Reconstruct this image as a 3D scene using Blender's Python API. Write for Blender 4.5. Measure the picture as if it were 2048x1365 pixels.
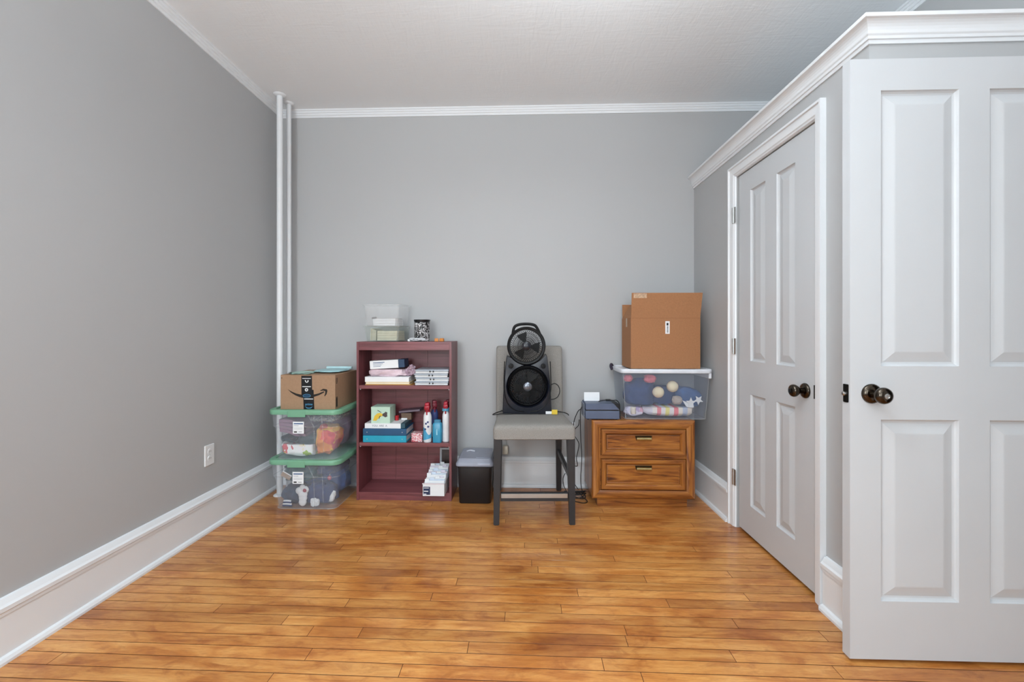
import bpy, bmesh, math, random
from mathutils import Vector, Matrix, noise

for o in list(bpy.data.objects):
    bpy.data.objects.remove(o)
SC = bpy.context.scene
COL = SC.collection
PI = math.pi
rnd = random.Random(7)

# ------------------------------------------------------------------ camera
F_PX, IMG_W, IMG_H = 880.0, 2048.0, 1365.0
cd = bpy.data.cameras.new('camera')
cam = bpy.data.objects.new('camera', cd)
COL.objects.link(cam)
cd.sensor_fit = 'HORIZONTAL'
cd.sensor_width = 36.0
cd.lens = 36.0 * F_PX / IMG_W
cd.shift_x = (IMG_W / 2 - 1014.0) / IMG_W
cd.shift_y = -(IMG_H / 2 - 662.0) / IMG_W
cd.clip_start = 0.02
cam.location = (0, 0, 1.125)
cam.rotation_euler = (PI / 2, 0, math.atan(0.0332))
SC.camera = cam

# ------------------------------------------------------------------ light
W = bpy.data.worlds.new('daylight')
SC.world = W
W.use_nodes = True
W.node_tree.nodes['Background'].inputs[0].default_value = (0.86, 0.93, 1.0, 1)
W.node_tree.nodes['Background'].inputs[1].default_value = 1.0


def area(name, loc, rot, sx, sy, power, col=(1, 1, 1)):
    l = bpy.data.lights.new(name, 'AREA')
    l.shape = 'RECTANGLE'
    l.size, l.size_y, l.energy, l.color = sx, sy, power, col
    o = bpy.data.objects.new(name, l)
    o.location, o.rotation_euler = loc, rot
    COL.objects.link(o)
    return o


#LIGHTS
COOL = (0.875, 0.955, 1.0)
area('window_daylight', (-1.05, -1.64, 1.50), (PI / 2, 0, 0), 0.9, 1.5, 60, COOL)  # added daylight source, just inside an unseen opening
area('window_daylight', (0.55, -1.64, 1.50), (PI / 2, 0, 0), 0.9, 1.5, 20, COOL)  # second added daylight source, also behind the viewpoint
area('added_torchiere_light', (-0.50, -0.60, 1.78), (PI, 0, 0), 0.26, 0.26, 42, COOL)   # added uplight in the bowl of the added floor lamp
area('added_bowl_uplight', (0.30, 1.05, 2.20), (PI, 0, 0), 0.24, 0.24, 30, COOL)     # added uplight inside the added hanging bowl
area('added_bowl_downlight', (0.30, 1.05, 2.115), (0, 0, 0), 0.10, 0.10, 7, COOL)         # added downlight under that bowl
#END
SC.view_settings.view_transform = 'Standard'
SC.view_settings.look = 'None'
SC.view_settings.gamma = 1.0
SC.view_settings.use_curve_mapping = False
SC.view_settings.exposure = 0.0


# ------------------------------------------------------------------ helpers
def lin(h):
    h = h.lstrip('#')
    out = []
    for i in (0, 2, 4):
        c = int(h[i:i + 2], 16) / 255
        out.append(c / 12.92 if c <= 0.04045 else ((c + 0.055) / 1.055) ** 2.4)
    return tuple(out) + (1.0,)


MATS = {}


def nodes_of(name):
    m = bpy.data.materials.new(name)
    m.use_nodes = True
    nt = m.node_tree
    return m, nt, nt.nodes['Principled BSDF']


def mixcol(nt, fac, a, b, mode='MIX'):
    n = nt.nodes.new('ShaderNodeMix')
    n.data_type = 'RGBA'
    n.blend_type = mode
    for s, v in ((0, fac), (6, a), (7, b)):
        if hasattr(v, 'links'):
            nt.links.new(v, n.inputs[s])
        else:
            n.inputs[s].default_value = v
    return n.outputs[2]


def noise_tex(nt, scale=5, detail=3, vec=None, rough=0.5, dist=0.0):
    n = nt.nodes.new('ShaderNodeTexNoise')
    n.inputs['Scale'].default_value = scale
    n.inputs['Detail'].default_value = detail
    n.inputs['Roughness'].default_value = rough
    n.inputs['Distortion'].default_value = dist
    if vec is not None:
        nt.links.new(vec, n.inputs['Vector'])
    return n.outputs[0]


def mapping(nt, src='Object', scale=(1, 1, 1), rot=(0, 0, 0)):
    t = nt.nodes.new('ShaderNodeTexCoord')
    m = nt.nodes.new('ShaderNodeMapping')
    m.inputs['Scale'].default_value = scale
    m.inputs['Rotation'].default_value = rot
    nt.links.new(t.outputs[src], m.inputs['Vector'])
    return m.outputs[0]


def ramp(nt, fac, stops):
    r = nt.nodes.new('ShaderNodeValToRGB')
    e = r.color_ramp.elements
    while len(e) < len(stops):
        e.new(0.5)
    for q, (p, c) in zip(e, stops):
        q.position = p
        q.color = lin(c) if isinstance(c, str) else c
    nt.links.new(fac, r.inputs[0])
    return r.outputs[0]


def add_bump(nt, bs, h, strength, dist=0.002):
    b = nt.nodes.new('ShaderNodeBump')
    b.inputs['Strength'].default_value = strength
    b.inputs['Distance'].default_value = dist
    nt.links.new(h, b.inputs['Height'])
    nt.links.new(b.outputs[0], bs.inputs['Normal'])


def mat(name, col, rough=0.5, metal=0.0, var=0.06, vscale=14, bump=0.0, bscale=120, coat=0.0, spec=0.5):
    """plain procedural material: base colour with a slight noise variation and optional fine relief"""
    if name in MATS:
        return MATS[name]
    m, nt, bs = nodes_of(name)
    c = lin(col)
    v = mapping(nt)
    n = noise_tex(nt, vscale, 3, v)
    dark = tuple(q * (1 - var) for q in c[:3]) + (1,)
    lite = tuple(min(1, q * (1 + var)) for q in c[:3]) + (1,)
    nt.links.new(ramp(nt, n, [(0.3, dark), (0.7, lite)]), bs.inputs['Base Color'])
    bs.inputs['Roughness'].default_value = rough
    bs.inputs['Metallic'].default_value = metal
    bs.inputs['Specular IOR Level'].default_value = spec
    bs.inputs['Coat Weight'].default_value = coat
    bs.inputs['Coat Roughness'].default_value = 0.15
    if bump:
        add_bump(nt, bs, noise_tex(nt, bscale, 4, v), bump)
    MATS[name] = m
    return m


def clear_mat(name, tint, body, rough=0.15):
    """thin see-through plastic: mostly transparent, with a little white body and a glossy skin"""
    if name in MATS:
        return MATS[name]
    m, nt, bs = nodes_of(name)
    bs.inputs['Base Color'].default_value = lin(tint)
    bs.inputs['Roughness'].default_value = rough
    tr = nt.nodes.new('ShaderNodeBsdfTransparent')
    tr.inputs[0].default_value = (0.992, 0.994, 0.995, 1)
    mx = nt.nodes.new('ShaderNodeMixShader')
    n = noise_tex(nt, 6, 2, mapping(nt))
    mr = nt.nodes.new('ShaderNodeMapRange')
    mr.inputs['To Min'].default_value = body * 0.85
    mr.inputs['To Max'].default_value = body * 1.15
    nt.links.new(n, mr.inputs['Value'])
    nt.links.new(mr.outputs[0], mx.inputs[0])
    nt.links.new(tr.outputs[0], mx.inputs[1])
    nt.links.new(bs.outputs[0], mx.inputs[2])
    nt.links.new(mx.outputs[0], nt.nodes['Material Output'].inputs['Surface'])
    MATS[name] = m
    return m


def wood_mat(name, axis, stops, scale=1.0, rough=0.35, coat=0.2, ring=1.0):
    if name in MATS:
        return MATS[name]
    m, nt, bs = nodes_of(name)
    sc = [22.0 * scale] * 3
    sc['xyz'.index(axis)] = 1.6 * scale
    v = mapping(nt, 'Object', tuple(sc))
    n1 = noise_tex(nt, 1.0, 5, v, 0.6, 1.2 * ring)
    sc2 = [160.0 * scale] * 3
    sc2['xyz'.index(axis)] = 5 * scale
    n2 = noise_tex(nt, 1.0, 3, mapping(nt, 'Object', tuple(sc2)), 0.6)
    c1 = ramp(nt, n1, stops)
    c2 = ramp(nt, n2, [(0.35, (0.62, 0.58, 0.55, 1)), (0.6, (1, 1, 1, 1))])
    nt.links.new(mixcol(nt, 0.6, c1, c2, 'MULTIPLY'), bs.inputs['Base Color'])
    bs.inputs['Roughness'].default_value = rough
    bs.inputs['Coat Weight'].default_value = coat
    bs.inputs['Coat Roughness'].default_value = 0.2
    add_bump(nt, bs, n2, 0.08)
    MATS[name] = m
    return m


class B:
    """collects shapes into one mesh"""
    def __init__(self):
        self.bm = bmesh.new()

    def box(self, x0, x1, y0, y1, z0, z1, bev=0.0, seg=2, M=None):
        r = bmesh.ops.create_cube(self.bm, size=1.0)
        vs = r['verts']
        for v in vs:
            v.co = Vector((x0 + (v.co.x + .5) * (x1 - x0), y0 + (v.co.y + .5) * (y1 - y0), z0 + (v.co.z + .5) * (z1 - z0)))
        if bev:
            es = list({e for v in vs for e in v.link_edges})
            g = bmesh.ops.bevel(self.bm, geom=es, offset=bev, segments=seg, affect='EDGES', profile=0.5)
            vs = list({v for f in g['faces'] for v in f.verts} | {v for v in vs if v.is_valid})
        if M is not None:
            for v in vs:
                v.co = M @ v.co
        return self

    def face(self, pts):
        vs = [self.bm.verts.new(p) for p in pts]
        self.bm.faces.new(vs)
        return self

    def loft(self, loops, cap0=True, cap1=True, closed=True):
        L = [[self.bm.verts.new(p) for p in lp] for lp in loops]
        n = len(L[0])
        for a, b in zip(L, L[1:]):
            for i in range(n if closed else n - 1):
                j = (i + 1) % n
                self.bm.faces.new((a[i], a[j], b[j], b[i]))
        if cap0:
            self.bm.faces.new(list(reversed(L[0])))
        if cap1:
            self.bm.faces.new(L[-1])
        return self

    def prism(self, poly, h, M=None):
        """poly in xy, extruded along +z by h, then moved by M"""
        M = M or Matrix()
        a = [M @ Vector((p[0], p[1], 0)) for p in poly]
        b = [M @ Vector((p[0], p[1], h)) for p in poly]
        return self.loft([a, b])

    def lathe(self, prof, n=24, M=None, cap0=True, cap1=True):
        M = M or Matrix()
        loops = []
        for r, z in prof:
            loops.append([M @ Vector((r * math.cos(2 * PI * i / n), r * math.sin(2 * PI * i / n), z)) for i in range(n)])
        return self.loft(loops, cap0, cap1)

    def tube(self, pts, r, n=8, smooth=4, closed=False):
        P = [Vector(p) for p in pts]
        if smooth and len(P) > 2:
            Q = []
            m = len(P)
            for i in range(m if closed else m - 1):
                p0 = P[(i - 1) % m] if (closed or i) else P[i]
                p1, p2 = P[i], P[(i + 1) % m]
                p3 = P[(i + 2) % m] if (closed or i + 2 < m) else p2
                for k in range(smooth):
                    t = k / smooth
                    Q.append(0.5 * ((2 * p1) + (p2 - p0) * t + (2 * p0 - 5 * p1 + 4 * p2 - p3) * t * t + (3 * p1 - p0 - 3 * p2 + p3) * t ** 3))
            if not closed:
                Q.append(P[-1])
            P = Q
        loops = []
        up = Vector((0, 0, 1))
        m = len(P)
        for i, p in enumerate(P):
            d = (P[(i + 1) % m] - P[i - 1]) if closed else (P[min(i + 1, m - 1)] - P[max(i - 1, 0)])
            if d.length < 1e-9:
                d = Vector((0, 0, 1))
            d.normalize()
            if i == 0:
                up = d.orthogonal().normalized()
            up = (up - d * up.dot(d))
            if up.length < 1e-6:
                up = d.orthogonal()
            up.normalize()
            s = d.cross(up)
            loops.append([p + r * (up * math.cos(2 * PI * k / n) + s * math.sin(2 * PI * k / n)) for k in range(n)])
        if closed:
            loops.append(loops[0])
            self.loft(loops, False, False)
        else:
            self.loft(loops)
        return self

    def rect_profile(self, x0, x1, z0, z1, prof, fill=True, M=None):
        """mitred rectangle in the xz plane; prof = [(inset, y)] from outside in"""
        M = M or Matrix()
        loops = []
        for i, y in prof:
            loops.append([M @ Vector(p) for p in ((x0 + i, y, z0 + i), (x1 - i, y, z0 + i), (x1 - i, y, z1 - i), (x0 + i, y, z1 - i))])
        return self.loft(loops, False, fill)

    def mesh(self, name, smooth=False):
        bmesh.ops.remove_doubles(self.bm, verts=self.bm.verts, dist=1e-6)
        bmesh.ops.recalc_face_normals(self.bm, faces=self.bm.faces)
        me = bpy.data.meshes.new(name)
        self.bm.to_mesh(me)
        self.bm.free()
        if smooth:
            for p in me.polygons:
                p.use_smooth = True
            me.set_sharp_from_angle(angle=math.radians(40))
        return me

    def build(self, name, m, parent=None, smooth=False, loc=None, rot=None):
        return link(name, self.mesh(name, smooth), m, parent, loc, rot)


def link(name, me, m, parent=None, loc=None, rot=None):
    o = bpy.data.objects.new(name, me)
    if m is not None and not me.materials:
        me.materials.append(m)
    COL.objects.link(o)
    if parent is not None:
        o.parent = parent
    if loc is not None:
        o.location = loc
    if rot is not None:
        o.rotation_euler = rot
    return o


def tag(o, label, cat, group=None, kind=None):
    o['label'] = label
    if cat:
        o['category'] = cat
    if group:
        o['group'] = group
    if kind:
        o['kind'] = kind
    return o


def thing(name, label, cat, loc=(0, 0, 0), rotz=0.0, group=None, kind=None):
    o = bpy.data.objects.new(name, None)
    o.empty_display_size = 0.05
    COL.objects.link(o)
    o.location = loc
    o.rotation_euler = (0, 0, rotz)
    return tag(o, label, cat, group, kind)


def struct(name, b, m, label=None, parent=None, smooth=False):
    o = b.build(name, m, parent, smooth) if isinstance(b, B) else b
    o['kind'] = 'structure'
    if label:
        o['label'] = label
    return o


def text_obj(name, body, size, m, parent, loc, rot=(PI / 2, 0, 0), depth=0.0002, sx=1.0):
    c = bpy.data.curves.new(name, 'FONT')
    c.body, c.size, c.extrude = body, size, depth
    c.align_x, c.align_y = 'CENTER', 'CENTER'
    c.resolution_u = 3
    t = bpy.data.objects.new(name, c)
    COL.objects.link(t)
    dg = bpy.context.evaluated_depsgraph_get()
    me = bpy.data.meshes.new_from_object(t.evaluated_get(dg))
    bpy.data.objects.remove(t)
    bpy.data.curves.remove(c)
    me.materials.clear()
    o = link(name, me, m, parent, loc, rot)
    o.scale = (sx, 1, 1)
    return o


def rrect(x0, x1, y0, y1, r, z, n=5):
    pts = []
    for cx, cy, a0 in ((x1 - r, y1 - r, 0), (x0 + r, y1 - r, 90), (x0 + r, y0 + r, 180), (x1 - r, y0 + r, 270)):
        for k in range(n + 1):
            a = math.radians(a0 + 90 * k / n)
            pts.append(Vector((cx + r * math.cos(a), cy + r * math.sin(a), z)))
    return pts


def blob(b, c, size, seed, amp=0.18, freq=2.2, sub=3, rot=(0, 0, 0), power=1.0):
    """lumpy soft shape (a bunched garment or plush)"""
    r = bmesh.ops.create_icosphere(b.bm, subdivisions=sub, radius=1.0)
    from mathutils import Euler
    E_ = Euler(rot).to_matrix()
    for v in r['verts']:
        d = v.co.normalized()
        q = d * freq + Vector((seed * 3.1, seed * 1.7, seed))
        k = 1 + amp * noise.noise(q) + amp * 0.5 * noise.noise(q * 2.7)
        p = Vector([math.copysign(abs(t) ** power, t) for t in d]) * k
        v.co = Vector(c) + E_ @ Vector((p.x * size[0], p.y * size[1], p.z * size[2]))
    return b


# ------------------------------------------------------------------ materials
def wall_material():
    m, nt, bs = nodes_of('grey_wall_paint')
    v = mapping(nt)
    n = noise_tex(nt, 0.8, 2, v)
    nt.links.new(ramp(nt, n, [(0.3, (0.455, 0.461, 0.466, 1)), (0.7, (0.471, 0.477, 0.482, 1))]), bs.inputs['Base Color'])
    bs.inputs['Roughness'].default_value = 0.55
    add_bump(nt, bs, noise_tex(nt, 180, 3, v), 0.05)
    return m


def ceiling_material():
    m, nt, bs = nodes_of('brushed_ceiling_paint')
    v = mapping(nt, 'Object', (5, 26, 5), (0, 0, 0.5))
    v2 = mapping(nt, 'Object', (30, 6, 5), (0, 0, 0.3))
    a = noise_tex(nt, 1.0, 5, v, 0.6, 1.5)
    c = noise_tex(nt, 1.0, 4, v2, 0.6, 1.0)
    h = mixcol(nt, 0.5, a, c)
    bs.inputs['Base Color'].default_value = (0.86, 0.888, 0.91, 1)
    bs.inputs['Roughness'].default_value = 0.7
    add_bump(nt, bs, h, 0.6, 0.005)
    return m


def plank_material():
    m, nt, bs = nodes_of('varnished_maple_strip')
    g = nt.nodes.new('ShaderNodeNewGeometry')
    oi = nt.nodes.new('ShaderNodeObjectInfo')
    off = nt.nodes.new('ShaderNodeVectorMath')
    off.operation = 'SCALE'
    off.inputs[0].default_value = (37.0, 11.0, 5.0)
    nt.links.new(oi.outputs['Random'], off.inputs['Scale'])
    ad = nt.nodes.new('ShaderNodeVectorMath')
    nt.links.new(g.outputs['Position'], ad.inputs[0])
    nt.links.new(off.outputs[0], ad.inputs[1])

    def mp(vec, sc):
        q = nt.nodes.new('ShaderNodeMapping')
        q.inputs['Scale'].default_value = sc
        nt.links.new(vec, q.inputs['Vector'])
        return q.outputs[0]
    grain = noise_tex(nt, 1.0, 8, mp(ad.outputs[0], (4.0, 30, 1)), 0.66, 0.9)
    fine = noise_tex(nt, 1.0, 4, mp(ad.outputs[0], (26, 240, 1)), 0.65)
    stain = noise_tex(nt, 1.0, 5, mp(g.outputs['Position'], (2.4, 5.0, 1)), 0.60, 0.4)
    stain2 = noise_tex(nt, 1.0, 4, mp(ad.outputs[0], (7.0, 15.0, 1)), 0.62, 1.0)
    base = ramp(nt, grain, [(0.26, '#a8622a'), (0.45, '#cf8d49'), (0.74, '#e4ac67')])
    st = ramp(nt, stain, [(0.47, (1, 1, 1, 1)), (0.57, (0.76, 0.60, 0.44, 1)), (0.72, (0.48, 0.31, 0.18, 1))])
    st2 = ramp(nt, stain2, [(0.52, (1, 1, 1, 1)), (0.70, (0.60, 0.43, 0.29, 1))])
    fn = ramp(nt, fine, [(0.32, (0.80, 0.74, 0.68, 1)), (0.52, (1, 1, 1, 1))])
    tone = ramp(nt, oi.outputs['Random'], [(0.0, (0.80, 0.76, 0.70, 1)), (0.5, (0.97, 0.95, 0.92, 1)), (1.0, (1.10, 1.09, 1.06, 1))])
    c = mixcol(nt, 0.85, base, st, 'MULTIPLY')
    c = mixcol(nt, 0.75, c, st2, 'MULTIPLY')
    c = mixcol(nt, 0.8, c, fn, 'MULTIPLY')
    c = mixcol(nt, 1.0, c, tone, 'MULTIPLY')
    nt.links.new(c, bs.inputs['Base Color'])
    bs.inputs['Roughness'].default_value = 0.30
    bs.inputs['Specular IOR Level'].default_value = 0.45
    bs.inputs['Coat Weight'].default_value = 0.35
    bs.inputs['Coat Roughness'].default_value = 0.12
    wob = noise_tex(nt, 1.0, 3, mp(ad.outputs[0], (8, 30, 1)), 0.5)
    add_bump(nt, bs, wob, 0.10, 0.002)
    return m


WALL = wall_material()
CEIL = ceiling_material()
PLANK = plank_material()
TRIM = mat('white_trim_gloss', '#e9ecef', 0.32, var=0.015, vscale=3)
DOORM = mat('white_door_paint', '#c9cccf', 0.38, var=0.012, vscale=4, bump=0.03, bscale=90)
SUB = mat('dark_floor_joint', '#532a0c', 0.9)
PIPE = mat('white_pipe_enamel', '#e4e7ea', 0.35, var=0.02)
BRONZE = mat('antique_nickel', '#4d463e', 0.17, 1.0, var=0.12, vscale=20)
STEEL = mat('brushed_steel', '#b9b9b7', 0.3, 1.0)
BLACKM = mat('black_latch_plate', '#15130f', 0.4, 0.6)
MAHOG = wood_mat('mahogany_laminate', 'x', [(0.3, '#673439'), (0.5, '#80454a'), (0.75, '#93555a')], 0.7, 0.42, 0.1)
MAHOGV = wood_mat('mahogany_laminate_upright', 'z', [(0.3, '#613136'), (0.5, '#7a4146'), (0.75, '#8c5156')], 0.7, 0.42, 0.1)
OAK = [(0.30, '#4a210a'), (0.42, '#8c5020'), (0.56, '#b0702f'), (0.76, '#c2833c')]
OAKX = wood_mat('oak_grain_level', 'x', OAK, 1.0, 0.35, 0.25, 1.6)
OAKZ = wood_mat('oak_grain_upright', 'z', OAK, 1.0, 0.35, 0.25, 1.6)
OAKD = mat('oak_dark_groove', '#241005', 0.5)
CARD = mat('cardboard_tan', '#a58468', 0.8, var=0.05, vscale=60, bump=0.05, bscale=200)
CARD2 = mat('cardboard_brown', '#a4724c', 0.8, var=0.07, vscale=110, bump=0.05, bscale=200)
WHITE = mat('white_paper', '#eef0f2', 0.6, var=0.02)
INK = mat('dark_ink', '#1d1c1e', 0.6)
GREYINK = mat('grey_ink', '#8d9196', 0.6)
BLUEINK = mat('blue_ink', '#3f5f8a', 0.6)
BLACKP = mat('black_plastic', '#16171b', 0.35, var=0.1, vscale=30)
BLACKG = mat('black_plastic_satin', '#23252b', 0.3, var=0.1)
GREENL = mat('sage_green_plastic', '#76ab8c', 0.4, var=0.04)
CLEAR = clear_mat('clear_tote_plastic', '#e6eefa', 0.10)
FROST = clear_mat('frosted_tote_plastic', '#cfdcf2', 0.085, 0.3)
MILKY = clear_mat('milky_shoebox_plastic', '#f2f3f4', 0.16)
RIMW = mat('milky_white_rim', '#dfe3ea', 0.35)
FABRIC = mat('grey_linen_fabric', '#918d88', 0.9, var=0.16, vscale=260, bump=0.35, bscale=420, spec=0.2)
LEGW = mat('charcoal_stained_wood', '#2b2b2e', 0.45, var=0.12, vscale=12)
BRASS = mat('aged_brass', '#c4b27e', 0.30, 1.0, var=0.15, vscale=40)
CORD = mat('black_cord', '#18181a', 0.5)
WPLAST = mat('white_plastic', '#e8eaec', 0.4, var=0.02)

# ------------------------------------------------------------------ room shell
XL, XR, YB, YF, ZC = -1.77, 1.915, 3.184, -1.70, 2.743
XC, YC, ZP = 1.23, 1.60, 2.20       # closet: side wall face, front wall face, wall height

sub = B().box(XL - .1, 3.3, YF - .1, YB + .1, -0.06, -0.0006)
floor = struct('floor', sub, SUB, 'varnished maple strip floor running across the room')

# strip boards: rows run across the room, very slightly skewed
JOINTS = [(-0.9, 2.57), (-1.37, 2.477), (-0.23, 2.496), (-0.88, 2.39), (-0.8, 2.154), (-1.09, 2.106), (-0.48, 2.032), (-0.29, 1.967), (-0.84, 1.922), (-0.38, 1.855), (-0.72, 1.8), (-0.92, 1.694), (-0.79, 1.631), (-0.6, 1.625), (-0.19, 1.559), (-0.74, 1.512), (-0.4, 1.444), (-0.08, 2.712), (0.47, 2.648), (0.99, 2.605), (0.89, 2.311), (0.96, 2.082), (0.95, 1.904), (0.82, 1.728), (1.11, 1.672), (1.04, 1.496), (0.39, 1.664), (-1.23, 1.761), (-1.6, 1.479), (-1.27, 1.997)]
ROW, SKEW, Y0 = 0.0579, -0.012, 1.468
pb = B()
for (a, zz) in ((0, 0.0),):
    c0, g = 0.0002, 0.0017
    lo = [Vector(p) for p in ((-.5, -ROW / 2 + g, -0.016), (.5, -ROW / 2 + g, -0.016), (.5, ROW / 2 - g, -0.016), (-.5, ROW / 2 - g, -0.016))]
    md = [Vector((p.x, p.y, -c0)) for p in lo]
    tp = [Vector((p.x * (1 - 0.001), math.copysign(abs(p.y) - c0, p.y), 0)) for p in lo]
    pb.loft([lo, md, tp], False, True)
plank_me = pb.mesh('plank')
plank_me.materials.append(PLANK)
rowj = {}
for x, y in JOINTS:
    rowj.setdefault(math.floor((y - SKEW * x - Y0) / ROW), []).append(x)
stuff = B()
rp = random.Random(3)
for k in range(-56, 31):
    yc = Y0 + (k + 0.5) * ROW
    x0 = XL
    x1 = 3.2 if yc < 1.5 else (XR if yc < YC else XC + 0.10)
    cuts = sorted(rowj.get(k, []))
    edges = [x0] + cuts + [x1]
    out = [x0]
    for a, b_ in zip(edges, edges[1:]):
        L_ = b_ - a
        if L_ > 1.7:
            m_ = int(L_ / 1.15)
            p_ = a
            for q in range(m_):
                p_ = a + L_ * (q + 1) / (m_ + 1) + rp.uniform(-.22, .22)
                out.append(p_)
        out.append(b_)
    rotz = math.atan(SKEW)
    for a, b_ in zip(out, out[1:]):
        xm, ln = (a + b_) / 2, (b_ - a) - 0.0022
        ym = yc + SKEW * xm
        if ym > YB - 0.02:
            continue
        if yc > 0.72:
            o = link('plank', plank_me, None, floor, (xm, ym, 0), (0, 0, rotz))
            o.scale = (ln, 1, 1)
        else:
            c0 = 0.0009
            h = ROW / 2 - 0.0008
            stuff.box(xm - ln / 2, xm + ln / 2, ym - h, ym + h, -0.016, 0)
o = stuff.build('plank_field', PLANK, floor)
o['kind'] = 'stuff'

struct('ceiling', B().box(XL - .1, 3.3, YF - .1, YB + .1, ZC, ZC + 0.08), CEIL, 'white brushed plaster ceiling')
struct('wall_left', B().box(XL - 0.1, XL, YF - .1, YB + .1, -0.02, ZC), WALL, 'plain grey painted wall with the single outlet')
struct('wall_back', B().box(XL, 2.05, YB, YB + 0.1, -0.02, ZC), WALL, 'plain grey painted wall behind the bookcase and chair')
DY0, DY1, DZ = 0.68, 1.545, 2.07
b = B().box(XR, XR + .1, YF, DY0, -0.02, ZC).box(XR, XR + .1, DY1, YB, -0.02, ZC).box(XR, XR + .1, DY0, DY1, DZ, ZC)
struct('wall_right', b, WALL, 'grey wall rising above the closet with white crown trim')
b = B().box(XR + .1, 3.2, DY1 + .4, DY1 + .5, -0.02, ZC).box(3.2, 3.3, -1.0, DY1 + .5, -0.02, ZC).box(XR + .1, 3.2, -1.1, -1.0, -0.02, ZC)
struct('wall_hall', b, WALL, 'grey hallway wall beyond the open door')
WX = ((-1.5, -0.6), (0.1, 1.0))  # unseen sash openings, added as the daylight source
b = B()
xs = [XL] + [v for p in WX for v in p] + [XR]
for i in range(0, 6, 2):
    b.box(xs[i], xs[i + 1], YF - .1, YF, -0.02, ZC)
for a, c in WX:
    b.box(a, c, YF - .1, YF, -0.02, 0.75).box(a, c, YF - .1, YF, 2.25, ZC)
struct('wall_front', b, WALL, 'grey wall with two added windows facing the closet')
GLASS = clear_mat('window_glass', '#ffffff', 0.06, 0.05)
for i, (a, c) in enumerate(WX):
    w_ = B().rect_profile(a - .08, c + .08, 0.67, 2.33, [(0, YF), (0, YF + .02), (.08, YF + .02), (.08, YF - .1)], False)
    w_ = struct('window_%d' % (i + 1), w_, TRIM, 'white sash opening added in the unseen wall facing the closet')
    B().box(a, c, YF - .07, YF - .04, 1.48, 1.52).build('sash_bar', TRIM, w_)
    B().box(a, c, YF - .058, YF - .054, 0.75, 2.25).build('pane', GLASS, w_)

# closet walls (a low box that stops short of the ceiling)
OY0, OY1, OZ = 1.885, 2.560, 2.005   # closet door opening
b = B().box(XC, XC + .1, YC + .1, OY0, -0.02, ZP).box(XC, XC + .1, OY1, YB, -0.02, ZP).box(XC, XC + .1, OY0, OY1, OZ, ZP)
struct('wall_closet_side', b, WALL, 'grey closet side wall with the narrow door')
struct('wall_closet_front', B().box(XC, XR, YC, YC + .1, -0.02, ZP), WALL, 'grey closet end wall behind the wide open door')
struct('ceiling_closet', B().box(XC + .1, XR, YC + .1, YB, ZP - .06, ZP), TRIM, 'closet top board')

# baseboards: tall flat board with a stepped cap and a shoe
BP = [(0.0, 0.0), (0.034, 0.0), (0.034, 0.010), (0.028, 0.020), (0.018, 0.024), (0.018, 0.158), (0.022, 0.160), (0.022, 0.172), (0.027, 0.176),
      (0.027, 0.190), (0.020, 0.197), (0.015, 0.206), (0.010, 0.214), (0.0, 0.216)]


def run_profile(b, prof, a, d, n, zoff=0.0, m0=0.0, m1=0.0):
    """profile (out, z) swept from a to d (xy), n = outward normal; m0/m1 slide ends with the outward distance (mitres)"""
    a, d, n = Vector((a[0], a[1], 0)), Vector((d[0], d[1], 0)), Vector((n[0], n[1], 0))
    t = (d - a).normalized()
    A = [a + n * o_ + t * (m0 * o_) + Vector((0, 0, z + zoff)) for o_, z in prof]
    D = [d + n * o_ - t * (m1 * o_) + Vector((0, 0, z + zoff)) for o_, z in prof]
    b.loft([A, D])
    return b


def baseboard(name, segs, label):
    b = B()
    for a, d, n in segs:
        run_profile(b, BP, a, d, n)
    return struct(name, b, TRIM, label)


baseboard('baseboard_left', [((XL, YF), (XL, YB), (1, 0))], 'tall white baseboard along the outlet wall')
baseboard('baseboard_back', [((XL, YB), (XC, YB), (0, -1))], 'tall white baseboard behind the chair')
baseboard('baseboard_closet', [((XC, YB), (XC, 2.627), (-1, 0)), ((XC, 1.815), (XC, YC), (-1, 0)), ((XC, YC), (XR, YC), (0, -1))], 'tall white baseboard either side of the closet door')
baseboard('baseboard_right', [((XR, DY0 - .07), (XR, YF), (-1, 0))], 'tall white baseboard beside the hall doorway')
baseboard('baseboard_front', [((XR, YF), (XL, YF), (0, 1))], 'tall white baseboard under the added windows')

# stepped ceiling trim
CP = [(0.0, -0.056), (0.007, -0.056), (0.008, -0.041), (0.013, -0.039), (0.014, -0.026), (0.019, -0.024), (0.020, -0.012), (0.026, -0.010), (0.027, 0.0), (0.0, 0.0)]
segs = [((XL, YF), (XL, YB), (1, 0)), ((XL, YB), (XR, YB), (0, -1)), ((XR, YB), (XR, YF), (-1, 0)), ((XR, YF), (XL, YF), (0, 1))]
for i, (a, d, n) in enumerate(segs):
    struct('trim_%d' % (i + 1), run_profile(B(), CP, a, d, n, ZC), TRIM,
           ['stepped white ceiling trim above the outlet wall', 'stepped white ceiling trim above the bookcase wall', 'stepped white ceiling trim above the closet top', 'stepped white ceiling trim above the added windows'][i])

# closet cornice: cove crown running along the side, turning onto the end wall
KP = [(0.0, 0.0), (0.006, 0.0), (0.008, 0.012), (0.013, 0.014), (0.014, 0.024), (0.017, 0.028)]
for k in range(7):
    t = k / 6
    KP.append((0.018 + 0.026 * (1 - math.cos(t * PI / 2)), 0.030 + 0.040 * math.sin(t * PI / 2)))
KP += [(0.046, 0.071), (0.046, 0.084), (0.0, 0.084)]
b = B()
run_profile(b, KP, (XC, YB), (XC, YC), (-1, 0), 2.138, 0, -1)
run_profile(b, KP, (XC, YC), (XR, YC), (0, -1), 2.138, -1, 0)
struct('trim_5', b, TRIM, 'deep white cove cornice along the top of the closet')

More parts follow.
